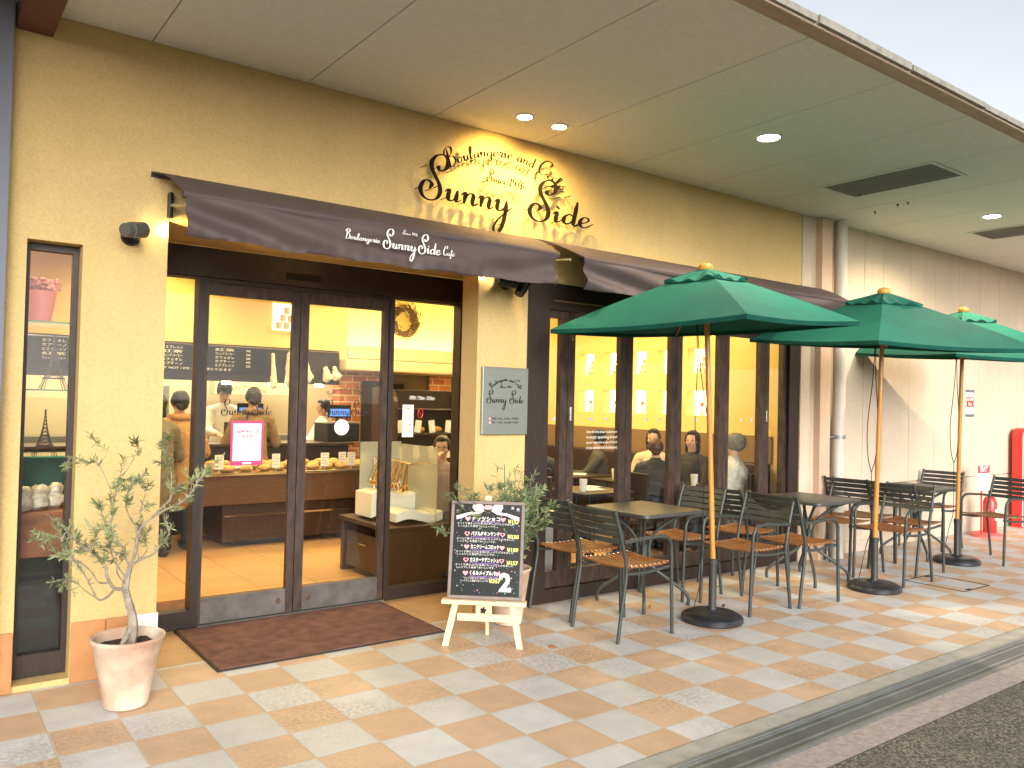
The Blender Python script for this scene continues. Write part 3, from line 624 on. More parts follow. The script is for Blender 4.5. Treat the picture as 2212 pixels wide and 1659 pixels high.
# plaque
pq = empty('wall_plaque', 'brushed steel plaque with the shop name fixed on the plastered pier', 'plaque', (3.425, F, 1.5))
MB().rbox((3.225, 4.672, 1.262), (3.628, 4.698, 1.742), .004).build('plate', M_steel, pq, w=1)
Yp = 4.670
b = MB(); script(b, 'Sunny', .088, flat_place(3.262, 1.488, Yp), thin=.03, fat=.12, ext=.001, sx=sc_fit('Sunny', .17, .088)); script(b, 'Side', .088, flat_place(3.462, 1.488, Yp), thin=.03, fat=.12, ext=.001, sx=sc_fit('Side', .125, .088))
AR2 = .17; L = .29; a = math.pi/2+L/2/AR2
for s_, wd in (('Boulangerie', .155), ('and', .045), ('Caf\u00e9', .065)): script(b, s_, .042, arc(3.43, 1.645-AR2, AR2, a, Yp), thin=.05, fat=.13, ext=.001, sx=sc_fit(s_, wd, .042)); a -= (wd+.012)/AR2
script(b, 'Since 1976', .022, flat_place(3.375, 1.595, Yp), thin=.06, fat=.14, ext=.001, sx=sc_fit('Since 1976', .1, .022))
b.build('lettering', M_textb, pq, w=1)
for z, s_ in ((1.375, 'OPEN  7:30am - 20:00pm  \u5e74\u4e2d\u7121\u4f11'), (1.348, 'TEL \u2022 FAX  06-6817-5522')):
    q = text('small_print', s_, .02, M_textb, pq, (0, 0, 0), align='LEFT', width=.24); q.matrix_parent_inverse = Matrix.Translation(-pq.location); q.location = (3.305, Yp-.001, z)
    MB().box((3.283, Yp-.002, z-.008), (3.299, Yp+.001, z+.008)).build('pink_square', M_pinkc, pq, w=1)

# wall spotlights
def spot_head(parent, pos, aim, lit=True, m=None):
    d = Vector(aim).normalized(); q = d.to_track_quat('Z', 'Y').to_matrix().to_4x4(); mm = Matrix.Translation(pos) @ q
    b = MB().lathe([(.0, -.085), (.034, -.085), (.036, -.08), (.036, -.045), (.042, -.043), (.042, .05), (.039, .05), (.036, .0), (0, -.0)], (0, 0, 0), 26); b.v = [mm @ v for v in b.v]
    h = b.build('lamp_head', m or mat('grey_painted_spotlight', (.12, .12, .105), .45, metal=.3, bump=.1), parent, smooth=True, w=1)
    b = MB().lathe([(0, .006), (.034, .006)], (0, 0, 0), 20); b.v = [mm @ v for v in b.v]; b.build('lens', M_lamp, h)
    l = lamp('SPOT', Vector(pos)+d*.055, 26, (1, .60, .18), .02, spot=R(38), blend=.8); l.rotation_euler = (-d).to_track_quat('Z', 'Y').to_euler()
s1 = empty('wall_spotlight', 'single grey cylinder spotlight on the yellow wall left of the entrance', 'spotlight', (.93, F, 2.33))
MB().lathe([(0, .02), (.045, .02), (.05, 0)], (.93, F-.001, 2.335), 24, Matrix.Rotation(R(90), 4, 'X')).build('base_plate', M_black, s1, w=1)
MB().tube([(.93, 4.69, 2.335), (.93, 4.63, 2.34), (.915, 4.60, 2.345)], .009, 8).build('arm', M_black, s1, w=1)
spot_head(s1, (.93, 4.56, 2.35), (.80, .57, .20))
s2 = empty('twin_wall_spotlight', 'pair of black cylinder spotlights on the pier under the awning edge', 'spotlight', (3.42, F, 2.33))
MB().lathe([(0, .02), (.045, .02), (.05, 0)], (3.42, F-.001, 2.35), 24, Matrix.Rotation(R(90), 4, 'X')).build('base_plate', M_black, s2, w=1)
MB().tube([(3.36, 4.62, 2.35), (3.42, 4.66, 2.35), (3.49, 4.62, 2.345)], .009, 8).build('arm', M_black, s2, w=1)
spot_head(s2, (3.355, 4.60, 2.345), (-.84, .50, .20), m=M_black); spot_head(s2, (3.495, 4.58, 2.33), (.55, .1, .8), m=M_black)

# soffit lamps
def downlight(label, x, y, tgt, energy, color, spot, m, r=.06, bl=.5):
    t = empty('soffit_downlight', label, 'downlight', (x, y, ZC), group='recessed lamps in the soffit')
    MB().lathe([(r, -.001), (r+.002, -.007), (r+.018, -.006), (r+.02, .0)], (0, 0, 0), 32).build('rim', M_white, t, smooth=True)
    MB().lathe([(0, -.0045), (r*.6, -.005), (r, -.002)], (0, 0, 0), 24).build('lens', m, t, smooth=True)
    l = lamp('SPOT', (x, y, ZC-.03), energy, color, .03, spot=spot, blend=bl); d = Vector(tgt)-Vector((x, y, ZC)); l.rotation_euler = (-d).to_track_quat('Z', 'Y').to_euler()
downlight('lit recessed lamp above the letter sign, left one of the close pair', 3.26, 4.30, (3.30, 4.7, 2.93), 42, (1, .70, .22), R(118), M_lamp, .048, 1.0)
downlight('lit recessed lamp above the letter sign, right one of the close pair', 3.56, 4.30, (3.75, 4.7, 2.70), 42, (1, .70, .22), R(118), M_lamp, .048, 1.0)
downlight('bright round recessed lamp in the soffit over the nearest green parasol', 4.835, 3.51, (4.835, 3.55, 0), 70, (1, .86, .62), R(150), M_lampw, .075, 1)
downlight('round recessed lamp in the soffit near the second vent, over the farthest parasol', 8.42, 3.53, (8.42, 3.6, 0), 95, (1, .80, .52), R(160), M_lampw, .075, .6)
lamp('AREA', (3.0, 1.0, 6.0), 0, (1, 1, 1), .1)
# vents
def vent(label, x0, x1, y0, y1):
    t = empty('ceiling_vent', label, 'vent', ((x0+x1)/2, (y0+y1)/2, ZC), group='louvred vents in the soffit')
    b = MB(); z0, z1 = ZC-.008, ZC-.001
    b.box((x0, y0, z0), (x1, y0+.03, z1)); b.box((x0, y1-.03, z0), (x1, y1, z1)); b.box((x0, y0+.03, z0), (x0+.03, y1-.03, z1)); b.box((x1-.03, y0+.03, z0), (x1, y1-.03, z1)); b.build('frame', M_ceil, t, w=1)
    MB().box((x0+.03, y0+.03, ZC-.0025), (x1-.03, y1-.03, ZC-.0005)).build('backing', M_black, t, w=1)
    b = MB(); y = y0+.04
    while y < y1-.04: b.box((x0+.03, y, ZC-.008), (x1-.03, y+.008, ZC-.003)); y += .02
    b.build('louvres', mat('dusty_louvre', (.34, .34, .30), .7), t, w=1)
vent('long louvred air vent in the soffit beyond the bright lamp', 6.24, 6.80, 3.04, 4.02)
vent('louvred air vent in the soffit cut by the right edge of the picture', 9.0, 9.56, 3.04, 4.02)
for k, (px, py) in enumerate(((1856.6, 417.6), (1890, 457), (1939, 441), (1961, 437), (2055, 415.6))[:4]):
    p = atz(px, py+20 if 0 else py, ZC); hk = MB().tube([(0, 0, 0), (0, 0, -.012), (.006, 0, -.018), (.006, 0, -.024)], .004, 6).lathe([(0, 0), (.012, 0), (.012, -.006), (0, -.006)], n=10).build('ceiling_hook', M_black, None, loc=(p.x, p.y, ZC))
    tag(hk, 'small dark hook screwed into the soffit between the vent and the wall', 'hook', 'small hooks in the soffit')

# downpipe
dp = empty('drainpipe', 'cream round downpipe with a steel clamp running down beside the cafe corner', 'downpipe', (7.56, 4.6, 0))
MB().tube([(7.56, 4.60, .0), (7.56, 4.60, ZC)], .062, 24).build('pipe', M_pvc, dp, smooth=True, w=1)
MB().lathe([(.064, 1.20), (.068, 1.20), (.068, 1.235), (.064, 1.235)], (7.56, 4.60, 0), 24).tube([(7.49, 4.6, 1.217), (7.40, 4.66, 1.217), (7.40, 4.699, 1.217)], .008, 6).build('clamp', M_grate, dp, w=1)
MB().lathe([(.062, .55), (.069, .55), (.069, .62), (.062, .62)], (7.56, 4.60, 0), 24).build('collar', M_pvc, dp, w=1)
MB().box((7.26, 4.62, 0), (7.44, 4.699, ZC-.003)).build('boxed_riser', mat('flesh_coloured_riser', (.62, .43, .30), .8, var=.06, vscale=3), dp, w=1)

# door mats
dm = empty('door_mat', 'large brown coir doormat on the tiles in front of the sliding doors', 'doormat', (2.1, 4.9, 0))
MB().rbox((1.40, 4.472, .003), (2.815, 5.352, .013), .003).build('pile', M_mat, dm, w=1)
b = MB(); b.box((1.385, 4.46, .001), (2.83, 4.4715, .009)); b.box((1.385, 5.3525, .001), (2.83, 5.365, .009)); b.box((1.385, 4.4715, .001), (1.3995, 5.3525, .009)); b.box((2.8155, 4.4715, .001), (2.83, 5.3525, .009)); b.build('rubber_edge', M_matedge, dm, w=1)
tag(MB().rbox((1.2, 5.52, .003), (2.8, 6.15, .012), .003).build('inner_mat', M_mat), 'brown doormat on the shop floor just behind the glass doors', 'doormat')

# ---------------------------------------------------------------- olive trees
def crom3(pts, k=4):
    p = [Vector(a) for a in pts]
    if len(p) < 3: return p
    q = [p[0]*2-p[1]] + p + [p[-1]*2-p[-2]]; o = []
    for i in range(1, len(q)-2):
        for j in range(k): t = j/k; o.append(.5*((2*q[i]) + (-q[i-1]+q[i+1])*t + (2*q[i-1]-5*q[i]+4*q[i+1]-q[i+2])*t*t + (-q[i-1]+3*q[i]-3*q[i+1]+q[i+2])*t**3))
    o.append(p[-1]); return o
def leaf(mb, p, d, ln, wd):
    d = d.normalized(); s = d.cross(Vector((random.uniform(-1, 1), random.uniform(-1, 1), random.uniform(-.3, 1)))).normalized(); n = d.cross(s).normalized()
    m1 = p+d*ln*.35+n*wd*.10; m2 = p+d*ln*.7+n*wd*.06; tip = p+d*ln-n*ln*.06
    mb.add([p, m1+s*wd*.5+n*wd*.12, m2+s*wd*.42+n*wd*.12, tip, m2-s*wd*.42+n*wd*.12, m1-s*wd*.5+n*wd*.12, m1, m2],
           [(0, 6, 1), (6, 7, 2, 1), (7, 3, 2), (0, 5, 6), (5, 4, 7, 6), (4, 3, 7)])
def twigs(wood, fol, path, r0, r1, leaves, spread=.06, ln=.05, side=2, start=.45):
    p = crom3(path); n = len(p); wood.tube(p, [(r0+(r1-r0)*i/(n-1))*(.78 if r0 < .015 else 1) for i in range(n)], 7); leaves = int(leaves*1.9)
    tot = sum((p[i+1]-p[i]).length for i in range(n-1))
    for _ in range(leaves):
        u = start + (1-start)*random.random()**.8; i = min(n-2, int(u*(n-1))); f = u*(n-1)-i; q = p[i].lerp(p[i+1], f); t = (p[i+1]-p[i]).normalized()
        d = (t*random.uniform(.2, 1.2) + Vector((random.gauss(0, 1), random.gauss(0, 1), random.gauss(.1, .8)))*.62); leaf(fol, q, d, ln*random.uniform(.6, 1.2), ln*.155)
    for _ in range(side):
        u = start+(.95-start)*random.random(); i = min(n-2, int(u*(n-1))); q = p[i]; t = (p[i+1]-p[i]).normalized()
        d = (t + Vector((random.gauss(0, .7), random.gauss(0, .9), random.gauss(.15, .6)))).normalized(); l = spread*random.uniform(.7, 1.7); e = q+d*l
        wood.tube([q, q.lerp(e, .5)+Vector((0, 0, .006)), e], [r1*1.1, r1*.9, r1*.6], 5)
        for k in range(int(8*leaves/26)+2):
            v = .25+.75*random.random(); dd = d*.8+Vector((random.gauss(0, 1), random.gauss(0, 1), random.gauss(0, .8)))*.6; leaf(fol, q.lerp(e, v), dd, ln*random.uniform(.6, 1.15), ln*.155)
def pot(parent, r1, r0, h, m=M_terra):
    MB().lathe([(r0-.012, .0), (r0, .008), (r1-.012, h-.03), (r1-.004, h-.02), (r1, h-.01), (r1, h-.004), (r1-.008, h), (r1-.018, h-.006), (r1-.03, h-.06), (r0+.005, .03), (0, .03)], (0, 0, 0), 48).build('pot', m, parent, smooth=True)
    b = MB(); n = 30; vs = [(0, 0, h-.045)]
    for i in range(1, 7):
        for k in range(n): a = 2*math.pi*k/n; rr = (r1-.027)*i/6; vs.append((rr*math.cos(a), rr*math.sin(a), h-.05+random.uniform(-.006, .008)))
    fs = [(0, 1+k, 1+(k+1) % n) for k in range(n)]
    for i in range(5):
        for k in range(n): fs.append((1+i*n+k, 1+(i+1)*n+k, 1+(i+1)*n+(k+1) % n, 1+i*n+(k+1) % n))
    b.add(vs, fs).build('soil', M_soil, parent)
o1 = empty('potted_olive_tree', 'spindly olive tree in a pale terracotta pot at the pier left of the entrance', 'potted tree', (.885, 4.235, 0))
o1.rotation_euler = (0, 0, .3)
pot(o1, .168, .098, .335)
wood, fol = MB(), MB(); Y0 = 4.235; base = Vector((.885, 4.235, 0)); random.seed(11)
def cp(x, y, dy=0): return aty(x*.33069, 932.6+y*.33069, Y0+dy)
BR = [([(845,1400,0),(868,1300,0),(862,1200,0),(838,1110,0),(818,1030,0)], .026, .017, 0, 0),
 ([(818,1030,0),(828,960,.01),(850,880,.02)], .017, .013, 0, 0),
 ([(818,1030,0),(745,1020,-.02),(700,950,-.05),(690,880,-.05),(650,830,-.05),(560,760,-.08),(480,700,-.1),(430,640,-.12),(330,560,-.14)], .012, .0025, 40, 9),
 ([(745,1030,-.02),(700,1080,-.05),(640,1095,-.08),(590,1000,-.1),(530,900,-.1),(470,820,-.12),(420,740,-.12),(390,660,-.1),(350,600,-.1)], .008, .002, 34, 7),
 ([(700,990,-.03),(640,980,.05),(600,920,.07),(520,850,.1),(440,830,.1),(380,800,.12),(330,740,.1),(300,700,.1),(220,690,.1)], .006, .002, 34, 7),
 ([(640,1095,-.08),(560,1040,-.1),(500,990,-.12),(440,960,-.15),(410,1010,-.15)], .004, .0015, 22, 4),
 ([(850,880,.02),(915,835,0),(1000,800,-.05),(1050,740,-.08),(1090,700,-.1),(1120,600,-.1)], .009, .002, 22, 3),
 ([(850,880,.02),(880,800,.03),(905,660,.02),(960,590,-.02),(1060,520,-.06),(1170,470,-.1),(1240,410,-.12),(1290,330,-.14),(1370,240,-.15),(1450,170,-.15)], .011, .0025, 40, 6),
 ([(960,590,-.02),(1050,500,.0),(1110,440,.03),(1120,330,.05),(1115,240,.06),(1070,130,.08),(1060,60,.08)], .006, .0018, 44, 7),
 ([(1110,460,.02),(1130,400,0),(1160,380,0)], .003, .0015, 24, 3), ([(1240,400,-.12),(1250,330,-.12),(1210,250,-.12)], .003, .0015, 14, 1),
 ([(850,880,.02),(800,800,.06),(740,780,.08),(705,700,.08),(730,560,.1),(745,450,.1),(780,320,.08),(800,170,.06)], .008, .002, 42, 9),
 ([(828,960,.01),(770,880,.06),(730,800,.1),(690,620,.12),(665,520,.12),(650,480,.12)], .006, .0018, 30, 6),
 ([(905,660,.02),(850,560,0),(820,460,-.03),(860,360,-.05),(900,310,-.05)], .005, .0018, 34, 6),
 ([(745,450,.1),(690,300,.1),(640,210,.12),(560,190,.12),(470,160,.12)], .003, .0012, 24, 2), ([(640,210,.12),(700,140,.1),(640,80,.1),(610,40,.1)], .002, .0012, 14, 1),
 ([(470,160,.12),(440,200,.12),(430,230,.12)], .002, .001, 12, 1),
 ([(905,830,0),(900,720,.05),(940,640,.08),(915,560,.1),(950,400,.12),(975,340,.12)], .005, .0016, 26, 5),
 ([(780,320,.08),(860,200,.05),(900,110,.03),(870,60,.03)], .003, .0012, 22, 2), ([(818,1000,0),(760,900,-.06),(820,800,-.1),(760,700,-.12),(700,640,-.12)], .005, .0015, 30, 6), ([(850,880,.02),(960,780,.1),(940,700,.12),(970,640,.13)], .004, .0015, 26, 4), ([(690,880,-.05),(600,780,.02),(620,700,.05),(640,640,.05)], .004, .0015, 20, 3)]
for pts, r0, r1, lv, sd in BR: twigs(wood, fol, [cp(*q) for q in pts], r0, r1, lv, .05, .036, sd, .4 if lv < 30 else .35)
for q in ((790, 1395, -.05), (885, 1390, .03), (800, 1360, .05)): wood.tube([cp(855, 1290), cp((855+q[0])/2, 1345, q[2]*.5), cp(*q)], [.02, .014, .008], 7)
wood.build('trunk', M_bark, o1, smooth=True, w=1); fol.build('foliage', M_leaf, o1, smooth=True, w=1)

o2 = empty('potted_olive_bush', 'bushy dark green olive in a terracotta pot behind the menu board', 'potted tree', (3.30, 4.42, 0))
pot(o2, .155, .095, .38)
wood, fol = MB(), MB(); random.seed(5); b0 = Vector((3.30, 4.42, .34))
for k in range(50):
    a = random.uniform(0, 2*math.pi); e = random.uniform(.15, 1.0); rr = .40*math.sqrt(random.random())*(1 if random.random() < .8 else 1.25)
    if math.sin(a)*rr > .2: a = -a
    tip = b0+Vector((-.17+math.cos(a)*rr*1.1, math.sin(a)*rr*.6-.06, .32+.44*e - rr*.12)); m1 = b0.lerp(tip, .45)+Vector((random.uniform(-.03, .03), random.uniform(-.03, .03), .05))
    twigs(wood, fol, [b0+Vector((random.uniform(-.01, .01), 0, random.uniform(0, .12))), m1, tip], .0045, .0016, 26, .055, .047, 5, .35)
wood.tube([(3.30, 4.42, .3), (3.305, 4.42, .45), (3.31, 4.41, .6)], [.016, .013, .008], 8)
wood.build('trunk', M_bark, o2, smooth=True, w=1); fol.build('foliage', M_leaf2, o2, smooth=True, w=1)
MB().tube([(3.27, 4.40, .33), (3.20, 4.36, 1.08)], .0045, 6).build('support_cane', mat('green_cane', (.1, .3, .2), .5), o2, w=1)

# ---------------------------------------------------------------- easel and menu board
ez = empty('easel', 'pale pine easel standing on the tiles beside the doormat', 'easel', (2.86, 4.08, 0))
ang = math.atan2(-.29, .33); ez.rotation_euler = (0, 0, ang)         # local +x along the board, local -y to the viewer
tilt = R(11)
def tl(z): return z*math.tan(tilt)   # lean back with height
b = MB()
for s in (-1, 1): MB().add([(s*.228+a, -.012+c_+tl(0), 0) for a in (-.019, .019) for c_ in (-.009, .009)] + [(s*.178+a, -.012+c_+tl(.247), .247) for a in (-.019, .019) for c_ in (-.009, .009)], [(0, 1, 3, 2), (4, 5, 7, 6), (0, 1, 5, 4), (2, 3, 7, 6), (0, 2, 6, 4), (1, 3, 7, 5)]).build('leg', M_pine, ez)
MB().rbox((-.165, -.012+tl(.17), .145), (.165, .004+tl(.17), .19), .003).build('cross_rail', M_pine, ez)
MB().rbox((-.262, -.05+tl(.25), .248), (.262, .016+tl(.25), .274), .004).build('ledge', M_pine, ez)
MB().rbox((-.05, -.022+tl(.2), .188), (.05, -.003+tl(.2), .247), .006).build('clamp_block', M_pine, ez)
b = MB(); vs = []
for k in range(20): r_ = .019 if k % 4 < 2 else .012; a = 2*math.pi*k/20; vs.append((r_*math.cos(a), r_*math.sin(a)))
MB().prism(vs, 0, .02, Matrix.Translation((0, -.024+tl(.2), .218)) @ Matrix.Rotation(R(90), 4, 'X')).build('star_knob', M_black, ez)
MB().tube([(0, tl(.05)+.25, 0), (0, tl(.80)+.04, .80)], .014, 4).build('rear_leg', M_pine, ez)
MX = Matrix.Translation((0, -.012+tl(.276), .276)) @ Matrix.Rotation(-tilt, 4, 'X'); MB().rbox((-.02, .014, -.02), (.02, .026, .60), .003, MX).rbox((-.021, -.016, .603), (.021, .026, .635), .006, MX).build('mast', M_pine, ez)
mb_ = empty('menu_board', 'black menu board with chalk pen writing, pink hearts and a big white 2', 'menu board', (0, 0, 0))
mb_.matrix_world = Matrix.Translation((2.86, 4.08, 0)) @ Matrix.Rotation(ang, 4, 'Z') @ Matrix.Translation((0, -.012+tl(.276), .276)) @ Matrix.Rotation(-tilt, 4, 'X')
W2, HB = .232, .60
MB().rbox((-W2+.018, -.004, .018), (W2-.018, .006, HB-.018), .001).build('writing_panel', M_board, mb_)
b = MB(); b.rbox((-W2, -.011, 0), (W2, .01, .02), .003); b.rbox((-W2, -.011, HB-.02), (W2, .01, HB), .003); b.rbox((-W2, -.0105, .0205), (-W2+.02, .0095, HB-.0205), .003); b.rbox((W2-.02, -.0105, .0205), (W2, .0095, HB-.0205), .003); b.build('frame', M_bframe, mb_)
def bt(s, x, z, size, m, al='CENTER', w_=None, name='writing', bold=.0): return text(name, s, size, m, mb_, (x, -.0055, z), (R(90), 0, 0), al, width=w_, bold=bold)
def poly(parent, name, pts, y, m, th=.0006): return MB().prism(pts, 0, th, Matrix.Translation((0, y, 0)) @ Matrix.Rotation(R(90), 4, 'X')).build(name, m, parent)
def heart(x, z, s, m=None, hollow=False):
    pts = []
    for k in range(22):
        t = 2*math.pi*k/22; pts.append((x+s*.062*16*math.sin(t)**3/1.0, z+s*.062*(13*math.cos(t)-5*math.cos(2*t)-2*math.cos(3*t)-math.cos(4*t))))
    poly(mb_, 'heart', pts, -.0052, M_pinkc)
    if hollow: poly(mb_, 'heart_middle', [(x+(a-x)*.55, z+.001+(c-z)*.55) for a, c in pts], -.0060, M_board, .0004)
rows = [(.488, '\u30ca\u30c3\u30c4\u30b7\u30e7\u30b3', '\u00a5157', 0), (.395, '\u30d0\u30b8\u30eb\u30c1\u30ad\u30f3\u30b5\u30f3\u30c9', '\u00a5330', 1), (.315, '\u30ab\u30cb\u30af\u30ea\u30fc\u30e0\u30b3\u30ed\u30c3\u30b1', '\u00a5189', 0), (.235, '\u30ab\u30b9\u30bf\u30fc\u30c9\u30c7\u30cb\u30c3\u30b7\u30e5', '\u00a5157', 1), (.155, '\u304f\u308b\u307f\u30e1\u30fc\u30d7\u30eb\u30d1\u30f3', '\u00a5367', 0)]
for k, (z, s_, pr, ho) in enumerate(rows):
    bt(s_, -.01, z, .030, M_text, w_=.18, bold=.0008); heart(-.125, z, .017, hollow=ho); heart(.098 if k < 4 else .075, z, .016, hollow=ho)
    bt(pr, .165 if k < 4 else .06, z-.012 if k < 4 else z-.045, .032, M_yel, w_=.072, bold=.001)
    poly(mb_, 'underline', [(-.10, z-.019), (.08, z-.021), (.08, z-.018), (-.10, z-.016)], -.0052, M_purple)
    bt('\u3055\u3063\u304f\u308a\u713c\u304d\u4e0a\u3052\u305f\u751f\u5730\u306b\u305f\u3063\u3077\u308a\u3068\u306e\u305b\u307e\u3057\u305f', -.01, z-.030, .014, M_text, w_=.36 if k < 4 else .24); bt('\u3057\u3063\u3068\u308a\u3057\u305f\u98df\u611f\u3067\u304a\u3044\u3057\u3044\u3067\u3059\u3002', -.06, z-.046, .014, M_text, w_=.24 if k < 4 else .18)
bt('\u30d6\u30e9\u30a6\u30cb\u30fc', .0, .468, .022, M_text, w_=.09)
bt('2', .125, .10, .15, M_text, bold=.006, name='big_two')
poly(mb_, 'ribbon_knot', [(-.02, .548), (.02, .548), (.025, .575), (-.02, .575)], -.0052, M_pinkc)
wp = mat('pale_pink_chalk', (.85, .62, .62), .7)
poly(mb_, 'bow', [(-.02, .56), (-.05, .59), (-.09, .588), (-.1, .56), (-.08, .535), (-.04, .535)], -.0053, wp); poly(mb_, 'bow', [(.02, .56), (.05, .588), (.09, .586), (.095, .56), (.075, .53), (.04, .535)], -.0053, wp)
for s in (-1, 1): poly(mb_, 'ribbon_tail', [(s*.03, .55), (s*.06, .532), (s*.12, .528), (s*.2, .505), (s*.196, .482), (s*.165, .49), (s*.12, .512), (s*.06, .518), (s*.02, .54)], -.0052, wp)
random.seed(2); dots = {M_white: MB(), M_bluec: MB(), M_pinkc: MB(), M_greenc: MB()}
for k in range(120):
    x = random.uniform(-.2, .2); z = random.uniform(.03, .57); s = random.uniform(.0016, .004); q = list(dots.values())[k % 4]
    q.prism([(x+s*math.cos(a), z+s*math.sin(a)) for a in (0, 1.57, 3.14, 4.71)], 0, .0006, Matrix.Translation((0, -.0050, 0)) @ Matrix.Rotation(R(90), 4, 'X'))
for m_, q in dots.items(): q.build('chalk_flecks', m_, mb_)
for x, z in ((-.165, .565), (-.19, .535), (.155, .562), (.19, .555)):
    q = MB()
    for k in range(3): a = k*math.pi/3; q.prism([(x+.011*math.cos(a)-.001*math.sin(a), z+.011*math.sin(a)+.001*math.cos(a)), (x-.011*math.cos(a)-.001*math.sin(a), z-.011*math.sin(a)+.001*math.cos(a)), (x-.011*math.cos(a)+.001*math.sin(a), z-.011*math.sin(a)-.001*math.cos(a)), (x+.011*math.cos(a)+.001*math.sin(a), z+.011*math.sin(a)-.001*math.cos(a))], 0, .0006+k*.0002, Matrix.Translation((0, -.005, 0)) @ Matrix.Rotation(R(90), 4, 'X'))
    q.build('snowflake', M_text, mb_)

# ---------------------------------------------------------------- terrace furniture
def make_chair():
    t = empty('terrace_chair', 'x', 'chair')
    for s in (-1, 1):
        y = s*.225
        MB().tube(crom3([(-.235, y, 0), (-.215, y, .15), (-.185, y, .33), (-.172, y, .43), (-.182, y, .52), (-.225, y*.985, .68), (-.275, y*.975, .835)], 4), .0125, 10).build('rear_leg', M_metal, t, smooth=True)
        MB().tube(crom3([(.235, y*1.03, 0), (.225, y*1.03, .25), (.215, y*1.04, .52), (.205, y*1.05, .595), (.17, y*1.06, .635), (.10, y*1.07, .648), (-.08, y*1.07, .640), (-.205, y*1.04, .628)], 4), .0125, 10).build('front_leg', M_metal, t, smooth=True)
        MB().tube(crom3([(-.172, y*.96, .425), (0, y*.95, .418), (.19, y*.96, .438), (.222, y*.99, .44)], 3), .011, 8).build('seat_rail', M_metal, t, smooth=True)
    b = MB(); bs = MB(); sc_ = MB(); n = 10
    for k in range(n):
        x = -.15+k*.041; zc = .437+.010*((x-.02)/.2)**2; pr = []
        for j in range(9):
            u = -1+j/4; pr.append((x, u*.212, zc+.012*u*u+.004))
        vs = []
        for (X, Y, Z) in pr: vs += [(X-.0145, Y, Z), (X+.0145, Y, Z), (X+.0145, Y, Z+.011), (X-.0145, Y, Z+.011)]
        fs = [(0, 1, 2, 3), (32, 35, 34, 33)]
        for j in range(8):
            for q in range(4): fs.append((j*4+q, (j+1)*4+q, (j+1)*4+(q+1) % 4, j*4+(q+1) % 4))
        b.add(vs, fs)
        for s in (-1, 1): sc_.lathe([(.0055, 0), (.005, .002), (0, .003)], (x, s*.198, zc+.012+.0145), 8)
    b.build('seat', M_teak, t); sc_.build('seat_screws', M_screw, t)
    b = MB()
    for k in range(5):
        z0 = .615+k*.044; f = (z0-.52)/.315; x0 = -.182-.093*f; vs = []
        for j in range(11):
            u = -1+j/5; cx = x0-.028*(1-u*u)+.0
            for dz, dx in ((0, -.004), (0, .004), (.034, .004-.011), (.034, -.004-.011)): vs.append((cx+dx, u*.219, z0+dz))
        fs = [(0, 1, 2, 3), (40, 43, 42, 41)]
        for j in range(10):
            for q in range(4): fs.append((j*4+q, (j+1)*4+q, (j+1)*4+(q+1) % 4, j*4+(q+1) % 4))
        b.add(vs, fs)
    b.build('backrest', M_metal, t); return t
ch0 = make_chair(); used = [False]
def chair(cx, cy, deg, label):
    o = ch0 if not used[0] else copy_tree(ch0); used[0] = True
    o.location = (cx, cy, 0); o.rotation_euler = (0, 0, R(deg)); o['label'] = label; o['category'] = 'chair'; o['group'] = 'metal terrace chairs with wooden seats'
chair(3.91, 4.43, 0, 'terrace chair nearest the glass front and the potted olive, half behind another chair')
chair(3.845, 3.885, -2, 'foremost terrace chair, back towards the menu board, in front of the first table')
chair(5.02, 4.42, 180, 'terrace chair against the windows at the first table, behind the first parasol pole')
chair(5.105, 3.85, 178, 'terrace chair facing left just behind the first parasol base')
chair(5.635, 3.79, -3, 'terrace chair at the near left side of the middle table, back to back with another')
chair(5.67, 4.36, 0, 'terrace chair by the cafe windows at the left side of the middle table')
chair(7.07, 4.28, 182, 'terrace chair beside the downpipe at the right side of the middle table')
chair(7.035, 3.74, 178, 'terrace chair facing left right behind the second parasol pole')
chair(7.54, 3.885, -2, 'terrace chair at the near left side of the farthest table')
chair(7.58, 4.37, 0, 'dark seated terrace chair by the panelled wall at the left of the farthest table')
chair(9.11, 4.42, 180, 'terrace chair against the panelled wall at the right side of the farthest table')
chair(8.91, 3.66, 168, 'rightmost terrace chair, turned slightly, beyond the third parasol pole')
def make_table():
    t = empty('terrace_table', 'x', 'table'); hw = .325; r = .05; pts = []
    for cx, cy, a0 in ((hw-r, hw-r, 0), (-hw+r, hw-r, 90), (-hw+r, -hw+r, 180), (hw-r, -hw+r, 270)):
        for k in range(7): a = R(a0+k*15); pts.append((cx+r*math.cos(a), cy+r*math.sin(a)))
    sh = lambda f: [(x*f, y*f) for x, y in pts]; b = MB(); n = len(pts); vs = []; lv = [(sh(.985), .690), (pts, .694), (pts, .712), (sh(.992), .717), (sh(.975), .719)]
    for q, z in lv: vs += [(x, y, z) for x, y in q]
    fs = [tuple(range(n-1, -1, -1)), tuple(4*n+k for k in range(n))]
    for i in range(4):
        for k in range(n): fs.append((i*n+k, i*n+(k+1) % n, (i+1)*n+(k+1) % n, (i+1)*n+k))
    b.add(vs, fs).build('table_top', M_tabletop, t, smooth=True)
    for a in (45, 135, 225, 315):
        c_, s_ = math.cos(R(a)), math.sin(R(a)); P_ = [(.34, 0), (.34, .06), (.30, .11), (.16, .21), (.08, .27), (.045, .36), (.05, .46), (.10, .55), (.22, .64), (.33, .689)]
        MB().tube(crom3([(q*c_, q*s_, z) for q, z in P_], 4), .0125, 10).build('leg', M_metal, t, smooth=True)
    MB().tube([(0, 0, .30), (0, 0, .44)], .034, 12).box((-.30, -.012, .675), (.30, .012, .689)).box((-.012, -.30, .672), (.012, .30, .6745)).build('hub', M_metal, t); return t
tb0 = make_table()
